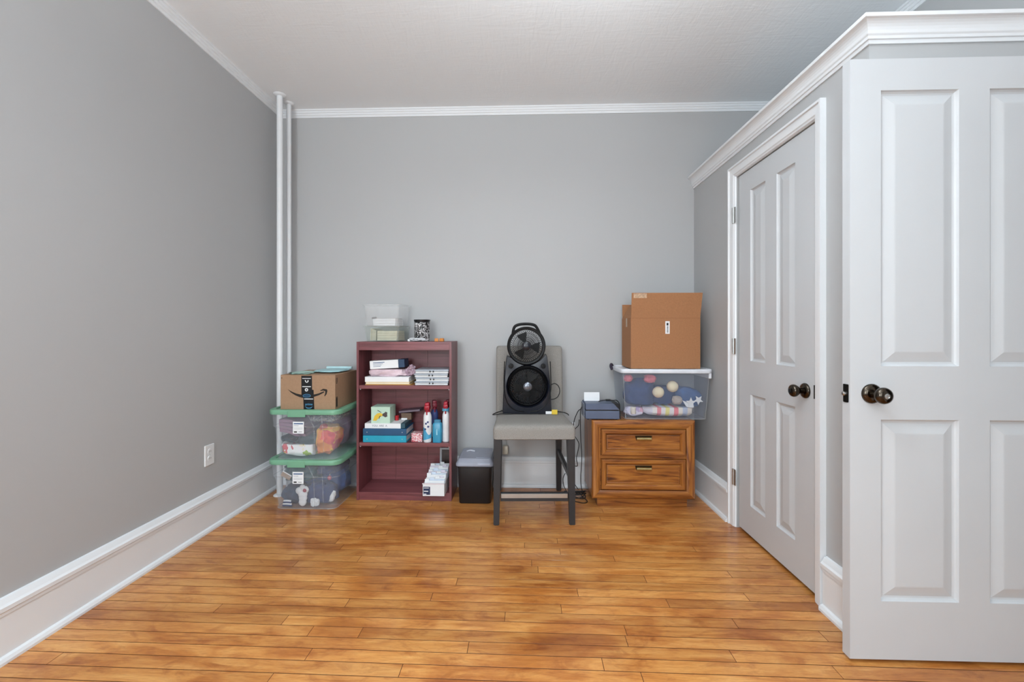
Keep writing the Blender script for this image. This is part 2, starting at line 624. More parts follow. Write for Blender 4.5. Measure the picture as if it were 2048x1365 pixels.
# ------------------------------------------------------------------ doors
PPROF = [(0, 0), (0.003, 0.006), (0.008, 0.010), (0.014, 0.011), (0.018, 0.0095), (0.046, 0.0025), (0.050, 0.002)]


def door_leaf(root, w, h, t, cols, rows):
    """leaf in local xz (face at y=0, body towards +y); cols/rows = panel spans"""
    xs = sorted({0, w} | {v for c in cols for v in c})
    zs = sorted({0, h} | {v for r in rows for v in r})
    b = B()
    for side in (0, 1):
        y = 0 if side == 0 else t
        for i in range(len(xs) - 1):
            for j in range(len(zs) - 1):
                if (xs[i], xs[i + 1]) in cols and (zs[j], zs[j + 1]) in rows:
                    continue
                b.face([(xs[i], y, zs[j]), (xs[i + 1], y, zs[j]), (xs[i + 1], y, zs[j + 1]), (xs[i], y, zs[j + 1])])
    b.face([(0, 0, 0), (0, t, 0), (0, t, h), (0, 0, h)]).face([(w, 0, 0), (w, t, 0), (w, t, h), (w, 0, h)])
    b.face([(0, 0, 0), (w, 0, 0), (w, t, 0), (0, t, 0)]).face([(0, 0, h), (w, 0, h), (w, t, h), (0, t, h)])
    b.build('leaf', DOORM, root)
    for c in cols:
        for r in rows:
            p = B().rect_profile(c[0], c[1], r[0], r[1], PPROF, True)
            p.rect_profile(c[0], c[1], r[0], r[1], [(i, t - y) for i, y in PPROF], True)
            p.build('panel', DOORM, root)


def door_knob(root, x, z, y=0.0, key=False):
    """round knob on a domed rosette, pointing to -y"""
    M = Matrix.Translation((x, y, z)) @ Matrix.Rotation(PI / 2, 4, 'X')
    k = B().lathe([(0.033, 0), (0.0335, 0.004), (0.031, 0.009), (0.024, 0.013), (0.013, 0.016)], 28, M).build('rosette', BRONZE, root, True)
    n = B().lathe([(0.012, 0.012), (0.0115, 0.026), (0.014, 0.031), (0.021, 0.036), (0.0265, 0.045), (0.0275, 0.053), (0.025, 0.060), (0.018, 0.065), (0.008, 0.0665)], 28, M).build('knob', BRONZE, root, True)
    if key:
        B().lathe([(0.0095, 0.064), (0.0095, 0.068), (0.006, 0.069), (0.005, 0.0675)], 18, M).build('lock_cylinder', STEEL, n, True)


# closet door on the closet side wall; local x runs towards the camera
d1 = thing('door_1', 'narrow closed white four-panel closet door with round knob and three hinges', 'door', (XC + 0.006, 2.543, 0.016), -PI / 2, kind='structure')
door_leaf(d1, 0.648, 1.985, 0.035, [(0.122, 0.268), (0.366, 0.512)], [(0.160, 0.765), (0.945, 1.872)])
door_knob(d1, 0.585, 0.848)
for z in (0.27, 1.02, 1.772):
    h = B().tube([(-0.030, -0.020, z - .045), (-0.030, -0.020, z + .045)], 0.0065, 10, 0)
    h.box(-0.036, -0.006, -0.0195, -0.016, z - .045, z + .045)
    for q in (-.027, -.009, .009, .027):
        h.tube([(-0.030, -0.020, z + q - .0008), (-0.030, -0.020, z + q + .0008)], 0.0072, 10, 0)
    h.build('hinge', STEEL, d1, True)
B().box(0.6485, 0.650, -0.007, 0.003, 0.822, 0.880, 0.0004).build('latch_plate', BLACKM, d1)

# its casing: mitred, backbanded
CAS = [(0.0, 0.0), (0.0, 0.024), (0.010, 0.024), (0.012, 0.017), (0.045, 0.014), (0.050, 0.010), (0.056, 0.008), (0.060, 0.0), (0.060, -0.03), (0.066, -0.03), (0.066, -0.06)]
b = B()


def casing(b, y0, y1, z1, prof, X):
    """three-sided architrave around an opening in a plane x = X (face towards -x); prof = (inset, out)"""
    for i in range(len(prof) - 1):
        (i0, o0), (i1, o1) = prof[i], prof[i + 1]
        A = [(X - o0, y0 + i0, 0), (X - o0, y0 + i0, z1 - i0), (X - o0, y1 - i0, z1 - i0), (X - o0, y1 - i0, 0)]
        C = [(X - o1, y0 + i1, 0), (X - o1, y0 + i1, z1 - i1), (X - o1, y1 - i1, z1 - i1), (X - o1, y1 - i1, 0)]
        for q in range(3):
            b.face([A[q], A[q + 1], C[q + 1], C[q]])
    return b


casing(b, 1.820, 2.622, 2.068, CAS, XC)
struct('trim_6', b, TRIM, 'white moulded casing around the closet door')
casing(b := B(), DY0 - .065, DY1 + .05, DZ + .06, [(0, 0), (0, .022), (.012, .022), (.05, .012), (.06, .0), (.06, -.1)], XR)
struct('trim_7', b, TRIM, 'white casing of the hall doorway')
struct('floor_closet', B().box(XC + .1, XR, YC + .1, YB, -0.015, 0.0), OAKX, 'closet floor')

# wide open door folded back in front of the closet end wall
d2 = thing('door_2', 'wide open white four-panel door with a keyed knob, folded back before the closet', 'door', (1.113, 1.530, 0.012), 0, kind='structure')
door_leaf(d2, 0.795, 2.034, 0.035, [(0.102, 0.358), (0.458, 0.714)], [(0.197, 0.812), (0.993, 1.927)])
door_knob(d2, 0.070, 0.900, 0, True)
B().box(-0.0012, 0.0005, 0.006, 0.029, 0.868, 0.930, 0.003).build('latch_plate', BLACKM, d2)
B().lathe([(0.0075, 0), (0.0075, 0.010), (0.004, 0.013)], 16, Matrix.Translation((0, 0.018, 0.898)) @ Matrix.Rotation(-PI / 2, 4, 'Y')).build('latch_bolt', STEEL, d2, True)
for z in (0.25, 1.0, 1.8):
    B().tube([(0.799, 0.012, z - .045), (0.799, 0.012, z + .045)], 0.0065, 10, 0).build('hinge', STEEL, d2, True)

# ------------------------------------------------------------------ pipes, outlets
for i, (x, y, r) in enumerate(((-1.655, 2.960, 0.0195), (-1.653, 3.072, 0.0165))):
    p = thing('heating_pipe', ['slim white heating pipe standing further from the corner wall', 'slim white heating pipe tucked into the corner by the bookcase wall'][i], 'pipe', (x, y, 0), 0, 'white heating pipes in the corner')
    B().tube([(0, 0, 0), (0, 0, ZC)], r, 20, 0).build('pipe', PIPE, p, True)
    B().lathe([(r, 0), (r * 2.1, 0), (r * 2.0, -0.004), (r * 1.5, -0.010), (r, -0.013)], 28, Matrix.Translation((0, 0, ZC))).build('ceiling_collar', PIPE, p, True)
    B().lathe([(r, 0.013), (r * 1.5, 0.010), (r * 2.0, 0.004), (r * 2.1, 0), (r, 0)], 28).build('floor_collar', PIPE, p, True)


def outlet(name, label, loc, rotz):
    t = thing(name, label, 'outlet', loc, rotz)
    B().box(-.0365, .0365, -.006, 0.001, -.058, .058, .0025).build('cover_plate', WPLAST, t)
    for s in (-1, 1):
        q = B().lathe([(.017, .0), (.017, .0015), (.015, .002)], 20, Matrix.Translation((0, -.006, s * .0195)) @ Matrix.Rotation(PI / 2, 4, 'X')).build('receptacle', WPLAST, t)
        for dx in (-.0055, .0055):
            B().box(dx - .001, dx + .001, -.0083, -.0075, s * .0195 - .003, s * .0195 + .006).build('slot', INK, q)
    B().lathe([(.003, 0), (.003, .001), (.002, .0014)], 10, Matrix.Translation((0, -.006, 0)) @ Matrix.Rotation(PI / 2, 4, 'X')).build('screw', STEEL, t)
    return t


outlet('wall_outlet', 'white duplex outlet with nothing plugged in on the long grey wall', (XL, 2.434, 0.422), PI / 2)
outlet('wall_outlet', 'white duplex outlet under the chair with a plug adapter in it', (-0.150, YB, 0.290), 0)
t = thing('plug_adapter', 'cream plug adapter in the outlet under the chair', 'adapter', (-0.118, YB - .007, 0.272), 0)
B().box(-.018, .020, -.045, 0, -.030, .030, .006).build('adapter_body', mat('cream_plastic', '#d9d2c2', .5), t)
for q in (-.010, 0, .010):
    B().box(-.017, .019, -.0465, -.0445, q - .002, q + .002).build('rib', mat('cream_plastic', '#d9d2c2', .5), t)
t = thing('wall_plug', 'small white plug on the grey wall beside the chair seat corner', 'plug', (0.372, YB, 0.452), 0)
B().box(-.011, .011, -.030, 0.0, -.016, .016, .004).build('plug_body', WPLAST, t)
B().tube([(0, -.020, -.014), (0, -.024, -.05), (-.02, -.022, -.10), (-.05, -.02, -.16)], .0025, 8).build('lead', WPLAST, t, True)
# ------------------------------------------------------------------ lamps added for their light (above the frame, behind the viewpoint)
t = thing('added_bowl_lamp', 'hanging white glass bowl lamp added above the frame as an uplight', 'ceiling light', (0.30, 1.05, ZC))
B().lathe([(.07, 0), (.07, -.02), (.02, -.04)], 32).build('canopy', WPLAST, t, True)
for k in range(3):
    a = 2 * PI * k / 3 + .4
    B().tube([(.02 * math.cos(a), .02 * math.sin(a), -.03), (.176 * math.cos(a), .176 * math.sin(a), -.525)], .004, 8, 0).build('rod', STEEL, t, True)
B().lathe([(.02, -.621), (.09, -.610), (.15, -.580), (.18, -.525), (.176, -.525), (.145, -.573), (.09, -.601), (.01, -.613)], 32).build('glass_bowl', WPLAST, t, True)
for k, (x, y) in enumerate(((-0.50, -0.60),)):
    t = thing('added_floor_lamp', 'tall black torchiere lamp added behind the viewpoint as an uplight', 'lamp', (x, y, 0), 0)
    B().lathe([(.14, 0), (.14, .015), (.03, .03), (.012, .045)], 32).build('base', BLACKP, t, True)
    B().tube([(0, 0, .03), (0, 0, 1.66)], .011, 12, 0).build('pole', BLACKP, t, True)
    B().lathe([(.02, 1.65), (.10, 1.68), (.17, 1.75), (.19, 1.80), (.186, 1.80), (.165, 1.755), (.10, 1.69), (.01, 1.665)], 32).build('bowl_shade', WPLAST, t, True)

# ------------------------------------------------------------------ bookcase
BX, BY, BW, BD, BH = -1.095, 2.885, 0.634, 0.262, 1.052
bk = thing('bookcase', 'small mahogany laminate bookcase with three open shelves', 'bookcase', (BX, BY, 0))
T = 0.0155
B().box(0, T, 0, BD, 0, BH, .0008).build('side_panel', MAHOGV, bk)
B().box(BW - T, BW, 0, BD, 0, BH, .0008).build('side_panel', MAHOGV, bk)
B().box(T, BW - T, 0.004, BD, BH - .0155, BH - .0005, .0008).build('top_panel', MAHOG, bk)
B().box(T, BW - T, 0.002, 0.016, 0.996, BH - .0155, .0008).build('top_rail', MAHOG, bk)
B().box(T, BW - T, 0.006, 0.020, 0.0, 0.040, .0008).build('kick_board', MAHOG, bk)
B().box(T, BW - T, 0.002, BD - .006, 0.040, 0.054, .0008).build('bottom_shelf', MAHOG, bk)
for z in (0.763, 0.382):
    s = B().box(T + .001, BW - T - .001, 0.004, BD - .008, z - .024, z, .0012).build('shelf', MAHOG, bk)
    for x in (T + .003, BW - T - .007):
        B().box(x, x + .006, 0.012, 0.020, z - .031, z - .022, .001).build('shelf_pin', WHITE, s)
for a, c in ((T, .19), (.1915, .42), (.4215, BW - T)):
    B().box(a, c, BD - .006, BD - .003, 0.054, BH - .016).build('back_panel', MAHOG, bk)
for zz in [.46 + .032 * k for k in range(8)]:
    B().lathe([(.0022, 0), (.0022, .0006)], 8, Matrix.Translation((T + .0001, .045, zz)) @ Matrix.Rotation(PI / 2, 4, 'Y')).build('peg_hole', INK, bk)


def slab(name, label, cat, x0, x1, y0, y1, z0, z1, m, bev=.001, rotz=0.0, group=None):
    """a plain lidded or bound thing: returns an Empty at the base centre, with its body as a part named by the caller"""
    t = thing(name, label, cat, ((x0 + x1) / 2, (y0 + y1) / 2, z0), rotz, group)
    w, d = (x1 - x0) / 2, (y1 - y0) / 2
    return t, w, d, z1 - z0


S1, S2, S3 = 0.7632, 0.3822, 0.0542
# --- upper shelf, papers
t, w, d, h = slab('paper_folder', 'brown kraft folder at the bottom of the paper pile on the upper shelf', 'folder', -1.040, -.722, 2.895, 3.12, S1, S1 + .005, None)
B().box(-w, w, -d, d, 0, .0012, .0004).build('cover', mat('kraft_orange', '#b5813f', .7), t)
B().box(-w, w - .01, -d + .002, d, .0012, .005, .0004).build('cover', mat('kraft_orange', '#b5813f', .7), t)
t, w, d, h = slab('paper_folder', 'cream manila folder with papers under the white paper stack', 'folder', -1.042, -.742, 2.897, 3.12, S1 + .005, S1 + .021, None)
B().box(-w, w, -d, d, 0, .002, .0005).build('cover', mat('manila', '#e6cf9e', .7), t)
B().box(-w + .004, w - .004, -d + .003, d, .002, .014, .001).build('pages', mat('cream_pages', '#efe3c8', .7), t)
B().box(-w, w, -d, d, .014, .016, .0005).build('cover', mat('manila', '#e6cf9e', .7), t)
t, w, d, h = slab('paper_stack', 'stack of white papers on the upper shelf', 'papers', -1.044, -.748, 2.899, 3.12, S1 + .021, S1 + .054, None)
B().box(-w, w, -d, d, 0, .031, .0015).build('sheets', WHITE, t)
B().box(-w - .003, w + .004, -d + .004, d, .031, .033, .0006).build('top_sheet', WHITE, t)
# pink bag
t = thing('plastic_bag', 'pale pink bundled plastic bag with crumpled knotted end on the papers', 'bag', (-0.905, 2.995, S1 + .054))
PINK = mat('pale_pink_film', '#dcc3cb', .35, var=.08, vscale=30, bump=.5, bscale=30)
blob(B(), (0, 0, .026), (.128, .075, .030), 3.3, .16, 2.4, 4, power=.62).build('bundle', PINK, t, True)
b = B()
for k, (x, y, z, r) in enumerate(((.142, -.03, .030, .026), (.158, -.022, .050, .022), (.170, -.04, .030, .018), (.158, -.045, .060, .015))):
    blob(b, (x, y, z), (r, r * .8, r), k + 1.7, .75, 3.2, 3)
b.build('crumpled_end', mat('mauve_film', '#b59aa8', .3, var=.35, vscale=60), t, True)
# white and navy carton, tipped on the bag
t = thing('carton', 'white and navy carton lying tipped on the pink bag', 'carton', (-0.915, 2.985, S1 + .108), 0)
M_ = Matrix.Rotation(-math.radians(3.2), 4, 'Y')
B().box(-.105, .088, -.055, .055, 0, .055, .001, 1, M_).build('white_sleeve', WHITE, t)
B().box(.0885, .130, -.053, .055, .001, .056, .001, 1, M_).build('navy_end', mat('deep_navy_card', '#1c3a5a', .5), t)
b = B()
for k, L_ in enumerate((.078, .066, .056, .05)):
    b.box(-.082, -.082 + L_, -.0556, -.0552, .040 - k * .0085, .0425 - k * .0085 + (.002 if k == 0 else 0), 0, 1, M_)
b.build('print', BLUEINK, t)
# four flat grey cases
for k in range(4):
    j = ((0, 0), (.004, .003), (-.002, .001), (.003, -.002))[k]
    t = thing('flat_case', ['flat pale grey case at the bottom of the stack of four', 'flat pale grey case second from the bottom of the stack of four', 'flat pale grey case third from the bottom of the stack of four', 'flat pale grey case on top of the stack of four'][k], 'case',
              (-.598 + j[0], 3.005 + j[1], S1 + k * .0262), (0, .012, -.01, .006)[k], 'flat grey cases stacked on the upper shelf')
    B().box(-.110, .110, -.105, .105, 0, .013, .004).build('bottom_shell', mat('pale_case_white', '#dfe2e4', .4), t)
    B().box(-.113, .113, -.107, .107, .0135, .026, .004).build('top_shell', mat('silver_grey_case', '#a9b2bd', .35, .1), t)
    for x in (-.012, .010):
        B().box(x - .004, x + .004, -.1095, -.104, .008, .019, .001).build('clasp', INK, t)

# --- middle shelf
def binder(label, z, m, m2):
    t = thing('ring_binder', label, 'binder', (-.910, 3.000, z), 0)
    B().box(-.146, .146, -.106, -.100, 0, .045, .003).build('spine', m, t)
    B().box(-.146, .146, -.102, .110, 0, .003, .001).build('cover', m2, t)
    B().box(-.146, .146, -.102, .110, .042, .045, .001).build('cover', m2, t)
    B().box(-.130, .140, -.096, .100, .004, .039, .002).build('pages', WHITE, t)
    for x in (-.118, .118):
        B().lathe([(.0035, 0), (.003, .0015), (.001, .002)], 12, Matrix.Translation((x, -.106, .022)) @ Matrix.Rotation(PI / 2, 4, 'X')).build('rivet', STEEL, t)


binder('bright teal ring binder lying lowest on the middle shelf', S2, mat('bright_teal', '#1c9fbd', .4), mat('bright_teal', '#1c9fbd', .4))
binder('navy blue ring binder lying on the teal binder', S2 + .0455, mat('navy_blue', '#1c4f76', .4), mat('navy_blue', '#1c4f76', .4))
t = thing('white_carton', 'flat white lettered carton lying on the navy binder', 'carton', (-.927, 2.995, S2 + .091))
B().box(-.120, .122, -.09, .10, 0, .033, .001).build('body', WHITE, t)
B().box(.1225, .150, -.088, .10, .001, .032, .001).build('dark_end', mat('petrol_end', '#29505f', .5), t)
text_obj('lettering', 'YOU  ARE  A', .018, mat('grey_letter', '#777c85', .6), t, (-.02, -.0905, .017))
# mint box with a figure in a yellow dress
t = thing('mint_box', 'mint green cube box printed with a figure in a yellow dress', 'box', (-.942, 2.975, S2 + .124))
MINT = mat('mint_card', '#bfdcc9', .6)
B().box(-.064, .064, -.064, .064, 0, .108, .001).build('body', MINT, t)
B().box(-.0645, .0645, -.0645, .0645, .094, .109, .001).build('lid', MINT, t)


def decal(name, pts, m, parent, y, thick=.0004, sc=1.0, ox=0.0, oz=0.0):
    """flat printed shape on a front face (xz plane at y, facing -y)"""
    M = Matrix(((1, 0, 0, 0), (0, 0, 1, y - thick), (0, 1, 0, 0), (0, 0, 0, 1)))
    return B().prism([(ox + p[0] * sc, oz + p[1] * sc) for p in pts], thick, M).build(name, m, parent)


decal('dress', [(-.052, .018), (-.030, .016), (-.014, .034), (.012, .050), (.014, .062), (-.004, .070), (-.022, .066), (-.040, .050), (-.046, .032)], mat('print_yellow', '#e3bf3a', .6), t, -.0645)
decal('hair', [(.012, .050), (.022, .046), (.032, .040), (.046, .046), (.044, .060), (.046, .072), (.034, .078), (.026, .070), (.014, .064)], mat('print_brown', '#4b4343', .6), t, -.0647)
decal('arm', [(-.022, .084), (-.012, .080), (.004, .070), (.006, .073), (-.010, .084), (-.020, .088)], mat('print_dark_green', '#39463a', .6), t, -.0647)
decal('arm', [(-.012, .030), (-.008, .030), (-.004, .044), (.004, .049), (.002, .052), (-.008, .048)], mat('print_dark_green', '#39463a', .6), t, -.0647)
# things behind it
t = thing('notebook', 'dark plum notebook lying tilted behind the mint box', 'notebook', (-.795, 3.076, S2 + .1745), -.05)
M_ = Matrix.Rotation(-math.radians(6), 4, 'Y')
B().box(-.058, .095, -.045, .045, 0, .003, .0008, 1, M_).build('cover', mat('plum_cover', '#564452', .5), t)
B().box(-.056, .093, -.043, .043, .003, .013, .0008, 1, M_).build('pages', mat('grey_plum_pages', '#7a6d79', .6), t)
B().box(-.058, .095, -.045, .045, .013, .016, .0008, 1, M_).build('cover', mat('plum_cover', '#564452', .5), t)
t = thing('small_carton', 'small brown carton with a white strip behind the mint box', 'carton', (-.800, 3.060, S2 + .124))
B().box(-.035, .035, -.03, .03, 0, .030, .001).build('body', mat('brown_card_small', '#6d5646', .6), t)
B().box(-.035, .006, -.0306, -.0300, .001, .012).build('strip', WHITE, t)
B().box(-.0355, .0355, -.0305, .0305, .030, .046, .001).build('lid', mat('brown_card_small', '#6d5646', .6), t)
t = thing('red_tin', 'small red tin beside the mint box', 'tin', (-.862, 3.015, S2 + .124))
B().lathe([(.013, 0), (.013, .026), (.012, .0262)], 20).build('body', mat('tin_red', '#b3242c', .35), t, True)
B().lathe([(.0138, .0262), (.0138, .032), (.012, .033)], 20).build('lid', mat('tin_red', '#b3242c', .35), t, True)


def patch_mat(name, cols, scale, rough=.85, bump=.2, stretch=(1, 1, 1)):
    if name in MATS:
        return MATS[name]
    m, nt, bs = nodes_of(name)
    v = mapping(nt, 'Object', stretch)
    d = nt.nodes.new('ShaderNodeTexNoise')
    d.inputs['Scale'].default_value = scale * .8
    nt.links.new(v, d.inputs['Vector'])
    mx = nt.nodes.new('ShaderNodeMix')
    mx.data_type = 'VECTOR'
    mx.inputs[0].default_value = .12
    nt.links.new(v, mx.inputs[4])
    nt.links.new(d.outputs[1], mx.inputs[5])
    vo = nt.nodes.new('ShaderNodeTexVoronoi')
    vo.inputs['Scale'].default_value = scale
    nt.links.new(mx.outputs[1], vo.inputs['Vector'])
    sep = nt.nodes.new('ShaderNodeSeparateColor')
    nt.links.new(vo.outputs['Color'], sep.inputs[0])
    r = nt.nodes.new('ShaderNodeValToRGB')
    r.color_ramp.interpolation = 'CONSTANT'
    e = r.color_ramp.elements
    while len(e) < len(cols):
        e.new(.5)
    for i, c in enumerate(cols):
        e[i].position = i / len(cols)
        e[i].color = lin(c)
    nt.links.new(sep.outputs[0], r.inputs[0])
    nt.links.new(r.outputs[0], bs.inputs['Base Color'])
    bs.inputs['Roughness'].default_value = rough
    add_bump(nt, bs, noise_tex(nt, 40, 3, v), bump)
    MATS[name] = m
    return m


t = thing('patterned_box', 'tiny red and white flowered box between the binders and the spray bottles', 'box', (-.700, 2.945, S2))
B().box(-.036, .036, -.030, .040, 0, .048, .003).build('body', patch_mat('red_white_flowers', ['#c23a4a', '#f0e8ea', '#d9707c', '#ffffff', '#b5283a'], 90, .5), t)
B().box(-.0365, .0365, -.0305, .0405, .048, .058, .003).build('lid', MATS['red_white_flowers'], t)
WB = mat('white_bottle', '#e9ecef', .35)
REDP = mat('red_trigger', '#a81f33', .35)
SKYB = mat('sky_blue_label', '#4ea6cf', .45)
NAVYD = mat('bottle_navy_print', '#38477c', .5)


def spray_bottle(label, x, y, m, cap, sleeve, h, r, rz=0.0):
    t = thing('spray_bottle', label, 'spray bottle', (x, y, S2), rz)
    B().lathe([(r * .92, 0), (r, .006), (r, h * .62), (r * .93, h * .68), (r * .68, h * .745), (r * .60, h * .76)], 28).build('bottle', m, t, True)
    if sleeve:
        pts = []
        for k in range(15):
            a = math.radians(-90 - 80 + 160 * k / 14)
            pts.append((a, .048 + .018 * math.sin(k * .5)))
        b = B()
        lo = [Vector((r * 1.012 * math.cos(a), r * 1.012 * math.sin(a), .010 + .02 * (k / 14))) for k, (a, z) in enumerate(pts)]
        hi = [Vector((r * 1.012 * math.cos(a), r * 1.012 * math.sin(a), z + .04 - .03 * k / 14)) for k, (a, z) in enumerate(pts)]
        b.loft([lo, hi], False, False, False).build('label_band', sleeve, t, True)
    g = B().lathe([(r * .58, h * .75), (r * .60, h * .79), (r * .42, h * .82)], 20)
    g.box(-r * .62, r * .62, -r * .95, r * .85, h * .82, h * .93, .005)
    g.box(-r * .55, r * .55, -r * .9, r * .95, h * .91, h, .007)
    s = g.build('spray_head', cap, t, True)
    B().tube([(0, -r * .70, h * .84), (0, -r * .92, h * .78), (0, -r * .88, h * .70)], .0045, 8).build('trigger', cap, s, True)
    B().lathe([(.006, 0), (.006, .010), (.003, .011)], 12, Matrix.Translation((0, -r * .95, h * .88)) @ Matrix.Rotation(PI / 2, 4, 'X')).build('nozzle', cap, s, True)
    return t


t = spray_bottle('white spray bottle with red trigger head and sky blue wave label', -.630, 2.930, WB, REDP, SKYB, .262, .028)
for k, (a, z) in enumerate(((-100, .125), (-70, .105), (-110, .088), (-75, .135))):
    a = math.radians(a)
    q = B().box(-.006, .006, -.0006, .0004, -.006, .006)
    q.build('printed_spot', NAVYD, t, loc=(.0282 * math.cos(a), .0282 * math.sin(a), z), rot=(0, .6 * k, a + PI / 2))
spray_bottle('white and navy spray bottle with a dark red head standing behind the first bottle', -.603, 3.030, NAVYD, mat('dark_red_trigger', '#7d2234', .35), WB, .262, .026, .3)
# teal flask
TEAL = mat('teal_bottle', '#2d8fb3', .3)
t = thing('teal_flask', 'short square teal bottle with a flip cap between the spray bottles', 'bottle', (-.562, 2.925, S2))
B().loft([rrect(-.029, .029, -.022, .022, .010, 0), rrect(-.030, .030, -.023, .023, .011, .004), rrect(-.030, .030, -.023, .023, .011, .118), rrect(-.024, .024, -.018, .018, .010, .130)]).build('bottle', TEAL, t, True)
B().loft([rrect(-.022, .022, -.017, .017, .009, .130), rrect(-.022, .022, -.017, .017, .009, .146), rrect(-.018, .018, -.013, .013, .008, .150)]).build('cap', mat('teal_cap', '#3b7fa0', .3), t, True)
decal('lettering', [(-.004, .05), (.004, .05), (.003, .09), (-.003, .09)], mat('pale_teal_print', '#9fd6e6', .5), t, -.0231)
t = spray_bottle('white spray bottle with teal collar and red head by the bookcase side', -.508, 2.945, WB, REDP, None, .268, .0245)
B().lathe([(.0262, .205), (.027, .210), (.025, .222), (.016, .226)], 24).build('collar', mat('teal_collar', '#4f96b5', .35), t, True)
spray_bottle('teal spray bottle with a dark red head at the back by the bookcase side', -.512, 3.060, TEAL, mat('dark_red_trigger', '#7d2234', .35), WB, .262, .024, -.3)

# --- bottom shelf
t = thing('card_file', 'white cardboard card file packed with index cards and envelopes', 'card file', (-.570, 2.830, S3), 0)
LB = .268
b = B().box(-.070, .070, 0, .002, 0, .080, .0006).box(-.070, -.068, .002, LB, 0, .075).box(.068, .070, .002, LB, 0, .075).box(-.070, .070, LB - .002, LB, 0, .075).box(-.068, .068, .002, LB - .002, 0, .002)
b.build('tray', WHITE, t)
B().box(-.073, .070, -.003, .001, .076, .083, .0008).build('front_lip', mat('pinkish_white_card', '#e2d6dc', .6), t)
q = B().box(-.066, -.022, -.0008, .0, .008, .060).build('label', mat('navy_label', '#243255', .5), t)
B().box(-.062, -.030, -.0013, -.0007, .050, .054).box(-.062, -.034, -.0013, -.0007, .028, .034).box(-.064, -.046, -.0013, -.0007, .010, .015).build('print', WHITE, q)
PALE = mat('pale_blue_card', '#d6e2f2', .6)
rc = random.Random(5)
for k in range(15):
    y = .012 + k * .0166
    hh = .086 + .0035 * k + rc.uniform(-.006, .006)
    ln = .55 - .018 * k
    M_ = Matrix.Translation((rc.uniform(-.002, .002), y, .004)) @ Matrix.Rotation(-ln * .35, 4, 'X')
    b = B().box(-.064, .064, 0, .0035, 0, hh, .0006, 1, M_)
    tx = (-.050, -.020, .012, .036)[k % 4]
    b.box(tx - .014, tx + .014, 0, .0018, hh - .001, hh + .010, .0005, 1, M_)
    b.build('index_card', (WHITE, PALE, WHITE, mat('lilac_card', '#e3dcea', .6))[k % 4], t)
t = thing('picture_frame', 'pale framed dark picture leaning inside the bookcase bottom', 'picture frame', (-.5305, 3.112, S3 + .0008), 0)
M_ = Matrix.Rotation(-.05, 4, 'X')
B().rect_profile(-.052, .052, 0, .235, [(0, .008), (0, 0), (.012, 0), (.014, .004)], False, M_).rect_profile(-.052, .052, 0, .235, [(0, .008)], True, M_).build('frame', mat('pale_grey_frame', '#aeb2b8', .4), t)
B().box(-.039, .039, .0042, .006, .013, .222, 0, 1, M_).build('picture', mat('dark_red_brown_print', '#2c1a19', .3, var=.6, vscale=30), t)

# ------------------------------------------------------------------ on the bookcase
TOPZ = BH


def shoebox(label, z, hgt, tint):
    t = thing('shoebox_tote', label, 'storage box', (-.928, 3.025, z), -.09)
    loops = []
    for (e, zz) in ((-.012, 0), (-.010, .004), (0, hgt - .010), (.007, hgt - .009), (.008, hgt), (-.002, hgt), (-.003, hgt - .012), (-.013, .006), (-.014, .003)):
        loops.append(rrect(-.124 - e, .124 + e, -.116 - e, .116 + e, .020, zz, 4))
    B().loft(loops).build('tub', tint, t, True)
    B().tube(rrect(-.131, .131, -.123, .123, .022, hgt - .002, 4), .0024, 6, 0, True).build('rim', RIMCL, t, True)
    for sx in (-1, 1):
        B().tube([(sx * .108, -.101, .004), (sx * .119, -.111, hgt - .010)], .0016, 6, 0).build('corner_rib', RIMCL, t, True)
    return t


RIMCL = clear_mat('hazy_rim_plastic', '#eef2f2', .16)
shoebox('clear green-tinted shoebox tote with cream cards, directly on the bookcase', TOPZ, .108, clear_mat('greenish_clear', '#d0dcd4', .14))
shoebox('clear shoebox tote with white pads, stacked on the other shoebox tote', TOPZ + .100, .150, MILKY)
CREAM = mat('cream_card', '#d8d2b8', .7, var=.08, vscale=40)
t = thing('card_bundle', 'bundle of cream cards lying in the lower shoebox tote', 'cards', (-.900, 2.995, TOPZ + .007), -.09)
for k in range(4):
    B().box(-.070, .068, -.06, .09, k * .0165, k * .0165 + .0158, .002).build('card_pack', CREAM, t, rot=(0, 0, .01 * (k - 1)))
t = thing('card_roll', 'cream envelopes standing upright in the lower shoebox tote', 'envelopes', (-1.006, 3.010, TOPZ + .007), -.09)
for k in range(4):
    B().box(-.004, .004, -.05, .07, 0, .082 - k * .004, .001).build('envelope', CREAM, t, loc=(-.016 + .0105 * k, 0, 0), rot=(0, .05, 0))
t = thing('note_pad', 'stack of white note pads in the upper shoebox tote', 'note pads', (-.912, 2.995, TOPZ + .107), -.09)
for k in range(3):
    p = B().box(-.070, .070, -.06, .085, k * .0165, k * .0165 + .0150, .001).build('pad', WHITE, t, rot=(0, 0, .02 * (k - 1)))
    B().box(-.071, .071, -.061, .086, k * .0165 + .0150, k * .0165 + .0162, .0005).build('backing', mat('grey_backing', '#b9b7ae', .7), p)
t = thing('hand_brush', 'small white brush with dark bristles standing in the upper shoebox tote', 'brush', (-1.006, 2.990, TOPZ + .108), -.09)
M_ = Matrix.Rotation(-.12, 4, 'Y')
B().box(-.010, .010, -.006, .006, 0, .048, .003, 2, M_).build('handle', WPLAST, t)
B().box(-.014, .016, -.008, .008, .047, .060, .002, 2, M_).build('bristles', mat('dark_bristle', '#4a4648', .8), t)

# black and white jar (wax warmer) with cord
t = thing('wax_warmer', 'black ceramic warmer with white squiggle pattern beside the shoebox totes', 'warmer', (-.690, 3.030, TOPZ))


